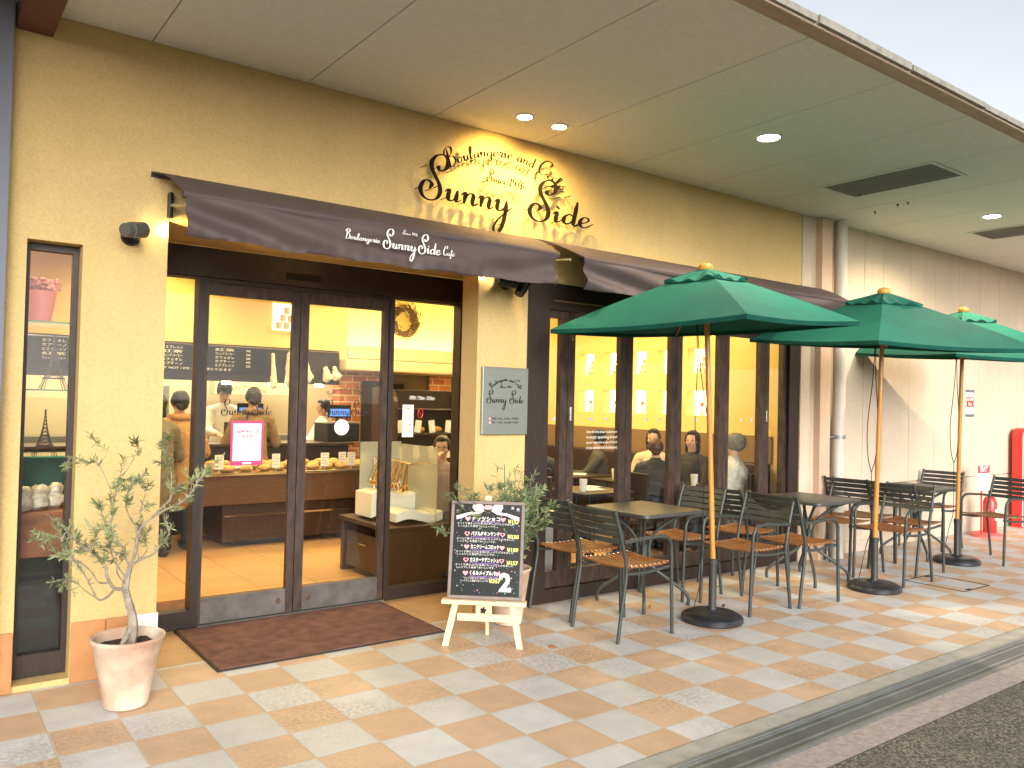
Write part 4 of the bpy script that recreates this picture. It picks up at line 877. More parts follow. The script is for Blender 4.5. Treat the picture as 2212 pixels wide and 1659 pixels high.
for k, (x, y, a, lb) in enumerate(((4.50, 4.33, 1, 'dark square terrace table nearest the menu board, left of the first parasol pole'), (6.36, 4.15, -1, 'dark square terrace table between the first and second parasol poles'), (8.42, 4.24, 0, 'farthest dark square terrace table, in front of the panelled wall'))):
    o = tb0 if not k else copy_tree(tb0); o.location = (x, y, 0); o.rotation_euler = (0, 0, R(a)); o['label'] = lb; o['category'] = 'table'; o['group'] = 'square terrace tables'
def parasol(label, px, py, top, ze, w2, h2, th, tx, ty, pole_r=.019, var=0):
    cx, cy, zt = top
    t = empty('parasol', label, 'parasol', (px, py, 0), group='green canvas parasols'); L = lambda v: Vector(v)-Vector((px, py, 0))
    base = MB().lathe([(.0, 0), (.205, 0), (.213, .008), (.213, .032), (.205, .043), (.17, .062), (.15, .066), (.06, .072), (.05, .082), (0, .082)], n=48).build('base', M_resin, t, smooth=True, edge=25)
    MB().lathe([(.033, .07), (.03, .08), (.027, .10), (.027, .39), (.031, .392), (.031, .43), (.026, .435), (0, .435)], n=24).build('base_tube', mat('grey_plastic_tube', (.035, .036, .034), .45, bump=.1), t, smooth=True)
    MB().tube([(.03, 0, .41), (.055, 0, .41)], .012, 10).build('tightening_knob', M_black, t)
    pts = [Vector((0, 0, .40)), L((cx, cy, zt-.02))]; pp = []; rr = []
    for i in range(31):
        u = i/30; pp.append(pts[0].lerp(pts[1], u)); rr.append(pole_r*(1.09 if i in (9, 18, 26) else 1)*(.98+.02*math.sin(i*2.1+var)))
    MB().tube(pp, rr, 16).build('pole', M_pole, t, smooth=True)
    c, s = math.cos(th), math.sin(th); apex = L((cx, cy, zt))
    def corner(a, b_, f=1):
        x = a*w2*c - b_*h2*s; y = a*w2*s + b_*h2*c; return apex + Vector((x*f, y*f, (ze+tx*x+ty*y-zt)*f))
    def surf(f, g, side, dz=0, sag=.03):  # side k between corner k and k+1; g 0..1 along the side; f 0..1 outwards
        cs = [(-1, -1), (1, -1), (1, 1), (-1, 1)]; A = corner(*cs[side]); B = corner(*cs[(side+1) % 4]); e = A.lerp(B, g)
        p = apex.lerp(e, f); inn = 1-.035*math.sin(math.pi*g)*f; p = Vector((apex.x+(p.x-apex.x)*inn, apex.y+(p.y-apex.y)*inn, p.z)); p.z += -sag*math.sin(math.pi*g)*f*.55 + .012*math.sin(math.pi*f) + dz; return p
    def cloth(f0, f1, nf, ng, dz, wav=0, hem=.0):
        b = MB()
        for side in range(4):
            vs = []
            for i in range(nf+1):
                f = f0+(f1-f0)*i/nf
                for j in range(ng+1):
                    g = j/ng; p = surf(f, g, side, dz); p.z += wav*math.sin(g*17+side*2+var)*(i/nf)**2 + wav*.5*math.sin(g*9+var)*(i/nf); vs.append(p)
            if hem:
                for j in range(ng+1): p = surf(f1, j/ng, side, dz); vs.append(p+Vector((0, 0, -hem)))
            rows = nf+1+(1 if hem else 0); K = len(vs); vs += [p+Vector((0, 0, -.0025)) for p in vs]; fs = []
            for i in range(rows-1):
                for j in range(ng): q = (i*(ng+1)+j, i*(ng+1)+j+1, (i+1)*(ng+1)+j+1, (i+1)*(ng+1)+j); fs += [q, tuple(k+K for k in q[::-1])]
            for j in range(ng): a = (rows-1)*(ng+1)+j; fs.append((a, a+1, a+1+K, a+K))
            b.add(vs, fs)
        return b
    cb = cloth(.04, 1, 14, 24, 0, hem=.028).build('canopy', M_canopy, t, smooth=True, edge=30)
    cloth(.03, .27, 6, 24, .022, wav=.012, hem=.012).build('vent_cap', M_canopy, t, smooth=True, edge=30)
    MB().lathe([(0, -.02), (.045, -.018), (.052, .0), (.05, .012), (.036, .028), (.015, .034), (0, .035)], apex+Vector((0, 0, .018)), 28).build('finial', M_finial, t, smooth=True)
    hub = apex+Vector((0, 0, -.34)); MB().lathe([(.02, -.03), (.045, -.025), (.045, .02), (.02, .03)], hub+(pts[0]-pts[1]).normalized()*0, 16).build('runner', M_pole, t, smooth=True)
    for k in range(4):
        cs = [(-1, -1), (1, -1), (1, 1), (-1, 1)][k]; e = surf(.99, 0, k)-Vector((0, 0, .018)); e0 = surf(.05, 0, k)-Vector((0, 0, .03)); mid = surf(.5, 0, k)-Vector((0, 0, .018))
        rb = MB().tube([e0, mid, e], .009, 6).build('rib', M_pole, t); MB().tube([hub, mid-Vector((0, 0, .012))], .008, 6).build('strut', M_pole, rb)
    # pull cord hanging in a loop beside the pole, then down to the base
    d = Vector((-.80, .60, 0)); q0 = hub+d*.06+Vector((0, 0, .05)); lo = pts[0].lerp(pts[1], .30)+d*.05
    b = MB()
    for s_ in (-1, 1): b.tube(crom3([q0, q0.lerp(lo, .35)+d*.012*s_, q0.lerp(lo, .7)+d*.045*s_, q0.lerp(lo, .92)+d*.032*s_, lo+Vector((0, 0, -.04))], 6), .0035, 6)
    b.tube(crom3([lo+Vector((0, 0, -.04)), lo+Vector((0, 0, -.5)) if lo.z > .6 else lo*.6, Vector((-.03, .06, .35)), Vector((-.10, .08, .085))], 6), .003, 6); b.build('pull_cord', M_cord, t)
    return t
parasol('nearest green parasol, its square canopy fully in view in front of the cafe windows', 4.552, 3.709, (4.458, 3.741, 2.45), 2.065, .763, .762, .129, .058, -.003)
parasol('middle green parasol, its canopy reaching the right edge of the picture', 6.511, 3.619, (6.521, 3.575, 2.47), 2.057, .752, .808, -.346, .025, .069, var=2)
parasol('farthest green parasol, mostly hidden behind the middle one', 8.403, 3.82, (8.40, 3.78, 2.49), 2.06, .735, .77, -.435, .026, .056, var=4)

# ================================================================ PEOPLE
def remesh(mb, vox, name, m, parent, loc=None, rough=0, seed=0, dec=None, smooth_it=3, jit=0):
    o = mb.build('tmp', m); md = o.modifiers.new('r', 'REMESH'); md.mode = 'VOXEL'; md.voxel_size = vox; md.use_smooth_shade = True
    s = o.modifiers.new('s', 'SMOOTH'); s.iterations = smooth_it; s.factor = .5
    if dec: d = o.modifiers.new('d', 'DECIMATE'); d.ratio = dec
    bpy.context.view_layer.update(); me = evalmesh(o); old = o.data; bpy.data.objects.remove(o); bpy.data.meshes.remove(old); me.name = name
    if jit:
        from mathutils import noise as nz
        for v in me.vertices: n_ = nz.noise(v.co*38+Vector((seed, 0, 0)))+.5*nz.noise(v.co*90); v.co += v.normal*n_*jit
    for p in me.polygons: p.use_smooth = True
    me.materials.clear(); me.materials.append(m); q = bpy.data.objects.new(name, me); C.objects.link(q)
    if parent: q.parent = parent
    return q
def person(label, x, y, head_top, face, sit=False, coat=(.3, .2, .1), coat_name='coat', trousers=(.03, .03, .04), hair=M_hair, long_=False, cap=None, hat=None, hands=((.22, .30, -.30), (-.22, .30, -.30)), lean=0, turn=0, nod=0, apron=None, scale=None, puffy=0, skirt=False, hood=False, glasses=False, group=None, seat=.45):
    """origin under the pelvis, local +y is forward; hands are given from the shoulder line: (x, y, z)"""
    full = 1.60; S = scale or (head_top/full if not sit else (head_top-seat)/(.86))
    t = empty('person', label, 'person', (x, y, 0), face, group=group)
    t.scale = (1, 1, 1)
    hz = (.86*S if not sit else seat+.07)          # pelvis
    A = lambda v: Vector(v)
    pel = A((0, 0, hz)); la = lean
    up = lambda h: pel + A((0, math.sin(la)*h*S, math.cos(la)*h*S))
    chest = up(.34); neck = up(.50); shz = up(.44); hd = up(.66); topz = hd.z+.118*S
    dz = head_top - topz; 
    for v in (pel, chest, neck, shz, hd): v.z += dz if sit or 1 else 0
    if not sit: pass
    Hm = Matrix.Translation(hd) @ Matrix.Rotation(turn, 4, 'Z') @ Matrix.Rotation(-nod, 4, 'X')
    b = MB(); cl = MB(); tr = MB()
    b.cap(pel, chest, .125*S, .115*S); b.cap(chest, shz, .115*S, .085*S); b.cap(shz, hd, .05*S, .05*S)
    cl.cap(pel+A((0, 0, -.04)), chest, .155*S+puffy, .14*S+puffy, 14); cl.cap(chest, shz-A((0, 0, .03)), .14*S+puffy, .11*S+puffy*.6, 14); cl.cap(shz, neck, .075*S+puffy*.4, .062*S+puffy*.5)
    # head: skull, jaw, nose, ears in one surface
    def hs(c_, r): b.sph(Hm @ (A(c_)*S), tuple(q*S for q in r), mtx=Hm.to_3x3().to_4x4(), seg=16, rng=12)
    hs((0, -.008, .02), (.074, .092, .094)); hs((0, .028, -.045), (.052, .052, .06)); hs((0, .045, -.085), (.027, .026, .024)); hs((0, .088, -.018), (.011, .016, .018)); hs((0, .082, .0), (.008, .010, .022))
    for s in (-1, 1): hs((s*.074, -.002, -.012), (.010, .018, .028)); hs((s*.04, .058, -.03), (.022, .02, .02))
    for s, hp in ((1, hands[0]), (-1, hands[1])):
        sh = shz + A((s*.165*S, 0, -.03*S)); hp = shz + A(hp)*S; d = hp-sh; L1, L2 = .29*S, .25*S; dist = min(d.length, (L1+L2)*.985); dirn = d.normalized()
        a_ = (L1*L1-L2*L2+dist*dist)/(2*dist); h_ = math.sqrt(max(0, L1*L1-a_*a_)); bend = A((s*.5, -.35, -.9)); bend = (bend-dirn*bend.dot(dirn)).normalized()
        el = sh+dirn*a_+bend*h_; wr = sh+dirn*dist
        b.cap(sh, el, .048*S, .037*S); b.cap(el, wr, .037*S, .025*S); cl.cap(shz+A((s*.06*S, 0, -.01)), sh, .085*S+puffy*.5, .07*S+puffy*.6); cl.cap(sh, el, .066*S+puffy*.6, .053*S+puffy*.6); cl.cap(el, el.lerp(wr, .93), .053*S+puffy*.6, .038*S+puffy*.3)
        f = (wr-el).normalized(); sd = f.cross(A((0, 0, 1))); sd = sd.normalized() if sd.length > .1 else A((1, 0, 0)); nn = sd.cross(f).normalized()
        pc = wr+f*.045*S; b.cap(wr, pc+f*.02*S, .024*S, .026*S); b.cap(pc-sd*.018*S, pc+sd*.018*S+f*.02*S, .018*S, .018*S)
        for k, (o_, l_) in enumerate(((-.030, .062), (-.011, .072), (.009, .068), (.028, .054))):
            r0 = pc+sd*o_*S+f*.028*S; m1 = r0+(f*.95-nn*.25)*l_*.5*S; m2 = m1+(f*.55-nn*.8)*l_*.45*S; b.cap(r0, m1, .0098*S, .0088*S, 8, 2); b.cap(m1, m2, .0088*S, .0076*S, 8, 2)
        r0 = pc-sd*.03*S*s-f*.02*S; m1 = r0+(f*.6-sd*.8*s-nn*.2)*.035*S; b.cap(r0, m1, .012*S, .010*S, 8, 2); b.cap(m1, m1+(f*.9-nn*.3)*.028*S, .010*S, .008*S, 8, 2)
    for s in (-1, 1):
        hip = A((s*.09*S, 0, pel.z-.05*S))
        if sit: kn = A((s*.10*S, .42*S, pel.z-.06)); an = A((s*.10*S, .40*S, .09))
        else: kn = A((s*.095*S, .02, .47*S)); an = A((s*.10*S, -.01, .09*S))
        b.cap(hip, kn, .08*S, .055*S); b.cap(kn, an, .055*S, .036*S); b.cap(an, an+A((0, .13*S, -.055*S)), .036*S, .028*S)
        tr.cap(hip, kn, .098*S, .07*S); tr.cap(kn, an+A((0, 0, .02)), .07*S, .055*S)
        sh_ = MB().cap(an+A((0, -.03*S, -.045)), an+A((0, .14*S, -.05)), .045, .038); sh_.build('shoe', M_black, t, smooth=True)
    tr.cap(pel+A((0, 0, -.02)), A((0, 0, pel.z-.08*S)), .145*S, .14*S)
    remesh(b, .0085, 'body', M_skin, t, dec=.5, smooth_it=2)
    nm = 'trousers'
    remesh(tr, .02, nm, mat('cloth_%s_%.3f%.3f' % (nm, trousers[0], trousers[1]), trousers, .85, bump=.2), t)
    if not sit and coat_name in ('coat', 'parka'):
        cl.cap(pel+A((0, 0, -.02)), A((0, 0, pel.z-.22*S)), .165*S+puffy, .18*S+puffy)
    remesh(cl, .014, coat_name, mat('cloth_%.3f_%.3f_%.3f' % coat, coat, .8, var=.12, vscale=12, bump=.4, bscale=35), t, jit=.004+puffy*.12, seed=x*7, smooth_it=4)
    if hood: q = MB(); [q.cap(neck+A((math.cos(a)*.09*S, math.sin(a)*.08*S-.02, .01)), neck+A((math.cos(a+.5)*.09*S, math.sin(a+.5)*.08*S-.02, .01)), .035*S, .035*S) for a in [k*.5 for k in range(13)]]; remesh(q, .014, 'hood', mat('cloth_%.3f_%.3f_%.3f' % coat, coat), t, jit=.006)
    if apron: q = MB(); q.prism([(-.14*S, .0), (.14*S, .0), (.14*S, .012), (-.14*S, .012)], 0, .55*S, Matrix.Translation((0, .16*S+math.sin(la)*.2, pel.z-.38*S))); q.build('apron', mat('apron_cloth', apron, .8), t)
    # hair, hat
    h = MB()
    def hh(c_, r): h.sph(Hm @ (A(c_)*S), tuple(q*S for q in r), mtx=Hm.to_3x3().to_4x4(), seg=16, rng=12)
    if hat is None:
        hh((0, -.022, .034), (.085, .096, .090)); hh((0, .035, .085), (.06, .045, .03))
        for s in (-1, 1): hh((s*.07, -.01, .015), (.02, .05, .05))
        hh((0, -.07, -.03), (.062, .035, .05))
        if long_:
            for s in (-1, 1): hh((s*.066, -.015, -.06), (.024, .042, .10))
            hh((0, -.07, -.10), (.072, .04, .13))
        remesh(h, .009, 'hair', hair, t, jit=.007, seed=y*5)
    else:
        hh((0, -.02, .045), (.104, .118, .108)); hh((0, -.015, .0), (.098, .108, .045)); remesh(h, .01, 'knit_hat', mat('grey_knit', hat, .95, var=.2, vscale=60, bump=1, bscale=60), t, jit=.005)
    if cap is not None:
        q = MB(); q.sph(Hm @ (A((0, -.02, .075))*S), (.088*S, .098*S, .06*S), mtx=Hm.to_3x3().to_4x4()); q.sph(Hm @ (A((0, .085, .055))*S), (.06*S, .065*S, .010*S), mtx=Hm.to_3x3().to_4x4()); remesh(q, .006, 'cap', mat('cap_cloth', cap, .8), t, smooth_it=1)
    e = MB()
    for s in (-1, 1): e.sph(Hm @ (A((s*.029, .079, .004))*S), (.011*S, .005*S, .0055*S), 10, 6, Hm.to_3x3().to_4x4())
    e.build('eyes', M_eye, t); MB().sph(Hm @ (A((0, .078, -.057))*S), (.02*S, .006*S, .006*S), 10, 6, Hm.to_3x3().to_4x4()).build('mouth', M_lip, t)
    if glasses:
        q = MB()
        for s in (-1, 1): q.tube([Hm @ (A((s*.031+.024*math.cos(a), .092, .002+.018*math.sin(a)))*S) for a in [k*.52 for k in range(12)]], .0016, 5, closed=True); q.tube([Hm @ (A((s*.055, .09, .004))*S), Hm @ (A((s*.078, .0, .004))*S)], .0014, 5)
        q.build('glasses', M_black, t)
    return t
def facing(px, py, tx, ty): return math.atan2(-(tx-px), ty-py)
person('customer in a tan hooded coat seen from behind, left of the door post', 2.11, 8.20, 1.53, facing(2.11, 8.2, 2.0, 10), coat=(.42, .235, .085), puffy=.03, hood=True)
person('customer in an olive grey coat standing behind the left fixed pane of the entrance', 1.83, 7.9, 1.50, facing(1.8, 7.9, 1.2, 10), coat=(.16, .14, .09), puffy=.02)
person('woman with reddish hair and pale top standing sideways behind the customers', 2.0, 8.75, 1.49, R(-60), coat=(.6, .55, .42), coat_name='jumper', hair=M_hairr)
person('shop assistant in white with a dark peaked cap bending over the counter', 3.26, 10.6, 1.66, R(170), coat=(.75, .72, .6), coat_name='shirt', cap=(.02, .03, .05), nod=.5, lean=.12, hands=((.12, .42, -.28), (-.12, .42, -.28)))
person('customer with short black hair and a fur collar at the till, seen from behind', 3.10, 9.0, 1.59, facing(3.1, 9, 3.3, 10.6), coat=(.22, .14, .07), hood=True, puffy=.015)
person('shop assistant in white short sleeves with dark hair looking to the left', 4.54, 10.4, 1.47, R(80), coat=(.78, .76, .66), coat_name='shirt', apron=(.03, .03, .03), hands=((.1, .38, -.3), (-.1, .4, -.28)))
person('woman in glasses eating behind the right fixed pane, sitting by the tong rack', 3.84, 6.18, 1.18, facing(3.84, 6.18, 2.2, 3.9), sit=True, coat=(.30, .22, .17), coat_name='jumper', glasses=True, hands=((.04, .20, .08), (-.2, .28, -.30)), seat=.42)
person('dark clothed guest at the left edge of the cafe windows, seen over the table', 5.10, 6.35, 1.20, facing(5.1, 6.3, 6.4, 6.9), sit=True, coat=(.02, .022, .025), coat_name='jacket')
person('guest in a dark cap sitting on the bench, head turned right', 6.44, 6.94, 1.19, R(50), sit=True, coat=(.045, .04, .03), coat_name='jacket', cap=(.015, .018, .025), hands=((.15, .38, -.3), (-.12, .42, -.22)), turn=-.9)
person('guest with reddish hair and shiny black jacket, back to the window', 5.97, 5.60, 1.165, facing(5.97, 5.6, 6.9, 6.6), sit=True, coat=(.012, .013, .014), coat_name='jacket', hair=M_hairr, puffy=.02)
person('long haired woman facing the window across the cafe table', 6.62, 6.25, 1.235, R(125), sit=True, coat=(.55, .42, .27), coat_name='jumper', long_=True)
person('black haired woman in black looking left, between two window frames', 6.72, 5.78, 1.235, R(112), sit=True, coat=(.02, .018, .016), coat_name='jacket', long_=True, hands=((.08, .42, -.26), (-.12, .38, -.3)))
person('guest in a grey knitted hat and pale grey coat behind the far right pane', 6.52, 5.08, 1.215, R(30), sit=True, coat=(.42, .39, .34), coat_name='coat', hat=(.16, .15, .12), puffy=.03)

# ================================================================ SHOP INTERIOR
def T(name, label, cat, loc, group=None, rz=0): return empty(name, label, cat, loc, rz, group)
def part(mb, name, m, t, **k): return mb.build(name, m, t, w=1, **k)
# kitchen beyond the hood
ct = T('service_counter', 'long dark service counter across the shop under the menu boards', 'counter', (2, 9.2, 0))
part(MB().rbox((.2, 9.05, 0), (4.3, 9.45, .93), .01), 'front', M_dark, ct); part(MB().rbox((.15, 9.0, .932), (4.35, 9.55, .965), .006), 'counter_top', M_dark2, ct)
for x, lb in ((2.85, 'black cash register with a blue lit screen, left one on the counter'), (3.95, 'black cash register with a blue lit screen beside the short haired assistant')):
    r = T('cash_register', lb, 'cash register', (x+.3, 9.3, .965), group='cash registers')
    part(MB().rbox((x+.08, 9.08, .966), (x+.5, 9.48, 1.19), .01), 'drawer_case', M_black, r); part(MB().rbox((x+.16, 9.25, 1.25), (x+.46, 9.28, 1.41), .006).tube([(x+.3, 9.3, 1.19), (x+.3, 9.3, 1.27)], .02, 8), 'screen_case', M_black, r)
    part(MB().box((x+.18, 9.247, 1.27), (x+.44, 9.2495, 1.36)), 'screen', mat('blue_screen', (.02, .05, .15), .3, emit=(.12, .3, .8), es=.7), r)
mn = T('wall_menu', 'long black price list with small white writing above the counter', 'menu', (2.1, 9.56, 1.9))
part(MB().rbox((.3, 9.53, 1.775), (3.42, 9.565, 2.055), .003), 'panel', M_board, mn)
def wt(s_, x, z, size, m, parent, Y, wd=None, al='LEFT', name='writing', bold=0):
    q = text(name, s_, size, m, parent, (0, 0, 0), align=al, width=wd, bold=bold); q.matrix_parent_inverse = Matrix.Translation(-parent.location); q.location = (x, Y, z); return q
names = ['\u30d6\u30ec\u30f3\u30c9\u30b3\u30fc\u30d2\u30fc', '\u30ab\u30d5\u30a7\u30aa\u30ec', '\u30ab\u30d7\u30c1\u30fc\u30ce', '\u30a8\u30b9\u30d7\u30ec\u30c3\u30bd', '\u7d05\u8336']
for c_ in range(5):
    for r_ in range(5): wt(names[(r_+c_) % 5], .5+c_*.58, 2.02-r_*.045, .036, M_text, mn, 9.5285, .22); wt('%d' % (280+40*((r_*3+c_) % 5)), .86+c_*.58, 2.02-r_*.045, .036, M_text, mn, 9.5285)
wt('\u30c9\u30ea\u30f3\u30af HOT / ICE \u304a\u6301\u3061\u5e30\u308a\u3067\u304d\u307e\u3059', 2.1, 1.79, .034, M_text, mn, 9.5285, .9)
tr_ = T('metal_trim_strip', 'thin steel strip running along the wall above the black price list', 'trim', (2, 9.55, 2.08)); part(MB().box((-.6, 9.545, 2.062), (4.4, 9.566, 2.074)), 'strip', M_chrome, tr_)
random.seed(21)
MW = mat('white_linen', (.72, .68, .55), .85, bump=.3)
for k, (x, z, w_, h_) in enumerate(((3.50, 1.62, .07, .38), (3.72, 1.68, .15, .33), (3.92, 1.72, .1, .2), (4.18, 1.74, .10, .12), (4.3, 1.76, .1, .1))):
    b = MB(); b.cap((x, 9.52, z+h_), (x+.02, 9.52, z), w_*.3, w_*.55, 10); b.cap((x+w_*.2, 9.53, z+h_*.6), (x+w_*.7, 9.53, z+h_*.1), w_*.3, w_*.35, 10); tag(remesh(b, .012, 'hanging_cloth', MW, None, jit=.012, seed=k), 'white cloth hanging from the dark hood above the tills', 'cloth', 'white cloths on the hood')
bw = T('kitchen_cupboard', 'pale tiled kitchen wall unit with two coffee machines behind the counter', 'cupboard', (2.2, 11.5, 0))
part(MB().rbox((.0, 11.3, .0), (4.6, 11.7, .95), .01), 'base_unit', M_steel, bw); part(MB().rbox((3.4, 11.45, 1.5), (4.6, 11.7, 2.0), .01), 'wall_unit', mat('cream_unit', (.66, .58, .36), .6), bw)
for k, x in enumerate((2.15, 2.62)):
    c_ = T('coffee_machine', ('left' if not k else 'right')+' one of two boxy coffee machines with a red badge against the kitchen wall', 'coffee machine', (x, 11.4, .95), group='coffee machines')
    part(MB().rbox((x-.16, 11.31, .952), (x+.16, 11.6, 1.62), .02), 'case', M_steel, c_); part(MB().rbox((x-.12, 11.3, 1.1), (x+.12, 11.309, 1.42), .004), 'front_recess', M_black, c_); part(MB().box((x-.04, 11.3, 1.5), (x+.06, 11.308, 1.54)), 'red_badge', M_red, c_)
for k, x in enumerate((3.0, 3.55, 4.15)):
    tag(MB().lathe([(0, 0), (.05, 0), (.055, .03), (0, .03)], (x, 9.645, 1.628), 16).build('hood_light', M_lamp), 'small round lamp set under the edge of the dark hood', 'lamp', 'small lamps under the hood')
# island table with bread
it = T('bread_island', 'large brown display table with a pale rim in the middle of the shop', 'display table', (3.3, 8.3, 0))
part(MB().rbox((2.50, 8.05, .05), (4.05, 8.75, .42), .01), 'plinth', M_dark2, it); part(MB().box((2.62, 8.12, 0), (3.95, 8.68, .05)), 'foot', M_black, it)
part(MB().rbox((2.25, 7.88, .44), (4.25, 8.9, .72), .01), 'tray_case', mat('warm_walnut', (.10, .05, .024), .3, var=.2, vscale=7, stretch=(1, 6, 6)), it)
part(MB().rbox((2.23, 7.86, .722), (4.27, 8.92, .75), .006), 'rim', M_chrome, it); part(MB().box((2.52, 8.04, .30), (4.03, 8.048, .318)), 'pale_strip', M_chrome, it)
random.seed(31); k = 0
for i in range(11):
    x = 2.36+i*.17
    for j in range(3):
        y = 8.0+j*.3; tag(MB().sph((x+random.uniform(-.02, .02), y, .78), (random.uniform(.06, .085), .05, .035), 12, 8).build('bread_roll', M_bread, smooth=True), 'golden baked roll on the brown display table', 'bread', 'bread on the display table')
for i, x in enumerate((2.42, 2.60, 2.98, 3.18, 3.50, 3.72, 3.80, 3.98, 4.14)):
    c_ = T('price_card', 'cream price card standing among the bread on the display table', 'price card', (x, 7.93+.05*(i % 2), .752), 'price cards on the display table', rz=random.uniform(-.2, .2))
    MB().box((-.045, 0, .03), (.045, .003, .17)).tube([(0, .004, 0), (0, .004, .05)], .003, 5).build('card', M_paper, c_)
    b = MB()
    for r_ in range(4): b.box((-.032, -.001, .145-r_*.028), (.02+.01*((i+r_) % 2), -.0003, .149-r_*.028))
    b.build('writing', mat('grey_ink', (.2, .15, .12), .7), c_)
# tray cabinet, frosted screen, trays, tongs
cb_ = T('tray_cabinet', 'dark brown cabinet for trays just inside the right fixed pane', 'cabinet', (3.4, 6.1, 0))
part(MB().rbox((3.08, 5.74, 0), (3.80, 5.80, .44), .004).rbox((3.08, 6.55, 0), (3.80, 6.60, .44), .004).rbox((3.74, 5.80, 0), (3.80, 6.55, .44), .004), 'case', M_dark2, cb_); part(MB().rbox((3.06, 5.72, .442), (3.82, 6.62, .475), .005), 'top', M_dark2, cb_)
part(MB().rbox((3.09, 5.85, .06), (3.11, 6.5, .36), .004), 'drawer_front', M_dark, cb_); part(MB().tube([(3.075, 6.1, .28), (3.075, 6.22, .28)], .007, 8), 'drawer_handle', M_chrome, cb_)
for k in range(3):
    y = 5.95+k*.0
for k, (x, y, h_) in enumerate(((3.36, 6.30, .20), (3.42, 5.97, .07))):
    tt = T('tray_stack', ('tall' if not k else 'low')+' stack of white wavy bread trays on the tray cabinet', 'trays', (x, y, .475), 'stacks of trays')
    b = MB(); nx = 16; vs = []
    for z0 in (0, h_):
        for i in range(nx+1):
            u = i/nx
            for sy in (-.15, .15): vs.append((x-.22+.44*u, y+sy, .477+z0+.022*math.sin(u*6.3)+.02))
    q = (nx+1)*2; fs = []
    for i in range(nx): a = i*2; fs += [(a, a+2, a+3, a+1), (q+a, q+a+1, q+a+3, q+a+2), (a, q+a, q+a+2, a+2), (a+1, a+3, q+a+3, q+a+1)]
    fs += [(0, 1, q+1, q), (2*nx, q+2*nx, q+2*nx+1, 2*nx+1)]
    part(b.add(vs, fs), 'trays', mat('cream_tray', (.72, .70, .58), .45, bump=.3, bscale=8, stretch=(.2, .2, 60)), tt)
fr = T('frosted_screen', 'frosted glass screen standing on the tray cabinet in front of the seated woman', 'screen', (3.5, 6.0, .475))
part(MB().rbox((3.16, 6.42, .476), (3.56, 6.428, 1.12), .002), 'rear_panel', M_frost, fr); part(MB().rbox((3.56, 5.80, .476), (3.568, 6.42, 1.10), .002), 'side_panel', M_frost, fr)
rk = T('tong_rack', 'horizontal steel rail carrying the bread tongs over the trays', 'rack', (3.2, 6.1, 1.0)); part(MB().tube([(3.30, 5.78, .97), (3.30, 6.42, .99)], .008, 8).tube([(3.30, 6.42, .99), (3.30, 6.42, .476)], .008, 8).tube([(3.30, 5.78, .97), (3.56, 5.80, .97)], .006, 8), 'rail', M_chrome, rk)
for k in range(12):
    y = 5.84+k*.048; g_ = T('bread_tongs', 'steel and gold bread tongs hanging from the rail behind the right door post', 'tongs', (3.30, y, .975), 'bread tongs on the rail'); g_.rotation_euler = (R(random.uniform(8, 26)), R(random.uniform(-6, 6)), R(20))
    mm_ = M_chrome if k % 3 else mat('gold_tongs', (.75, .5, .18), .2, metal=1)
    b = MB()
    for s in (-1, 1): b.tube([(0, 0, 0), (s*.012, 0, -.08), (s*.02, 0, -.19)], [.004, .006, .006], 6); b.sph((s*.02, 0, -.215), (.006, .018, .032), 8, 6)
    b.build('tongs', mm_, g_, smooth=True)
# bread shelf behind
bs_ = T('bread_shelf', 'dark brown arched bread shelf with price cards behind the right fixed pane', 'shelf', (4.3, 7.5, 0))
b = MB(); b.rbox((4.0, 7.75, 0), (5.45, 7.8, 1.60), .004).rbox((4.0, 7.35, .0), (5.45, 7.75, .86), .004).rbox((4.0, 7.40, 1.12), (5.45, 7.75, 1.145), .004).rbox((4.0, 7.45, 1.38), (5.45, 7.75, 1.40), .004); part(b, 'case', M_dark, bs_)
for x in (3.96, 5.02):
    pts = [(7.3, 0), (7.8, 0), (7.8, 1.62)] + [(7.5-.2*math.sin(R(a)), 1.42+.2*math.cos(R(a))) for a in range(0, 91, 15)]
    part(MB().prism(pts, 0, .04, Matrix.Translation((x, 0, 0)) @ Matrix(((0, 0, 1, 0), (1, 0, 0, 0), (0, 1, 0, 0), (0, 0, 0, 1)))), 'arched_side', M_dark2, bs_)
for i in range(9):
    x = 4.12+(i % 5)*.19; z = .875 if i < 5 else 1.15; c_ = T('price_card', 'cream price card on the dark bread shelf at the back', 'price card', (x, 7.44, z), 'price cards on the bread shelf', rz=random.uniform(-.3, .3)); MB().box((-.035, 0, .0), (.035, .003, .13), Matrix.Rotation(R(random.uniform(-12, 12)), 4, 'Y')).build('card', M_paper, c_)
for i in range(7): tag(MB().sph((4.18+(i % 4)*.22, 7.58, .90 if i < 4 else 1.175), (.08, .06, .04), 12, 8).build('bread_roll', M_bread, smooth=True), 'crusty loaf on the dark bread shelf at the back', 'bread', 'bread on the shelf')
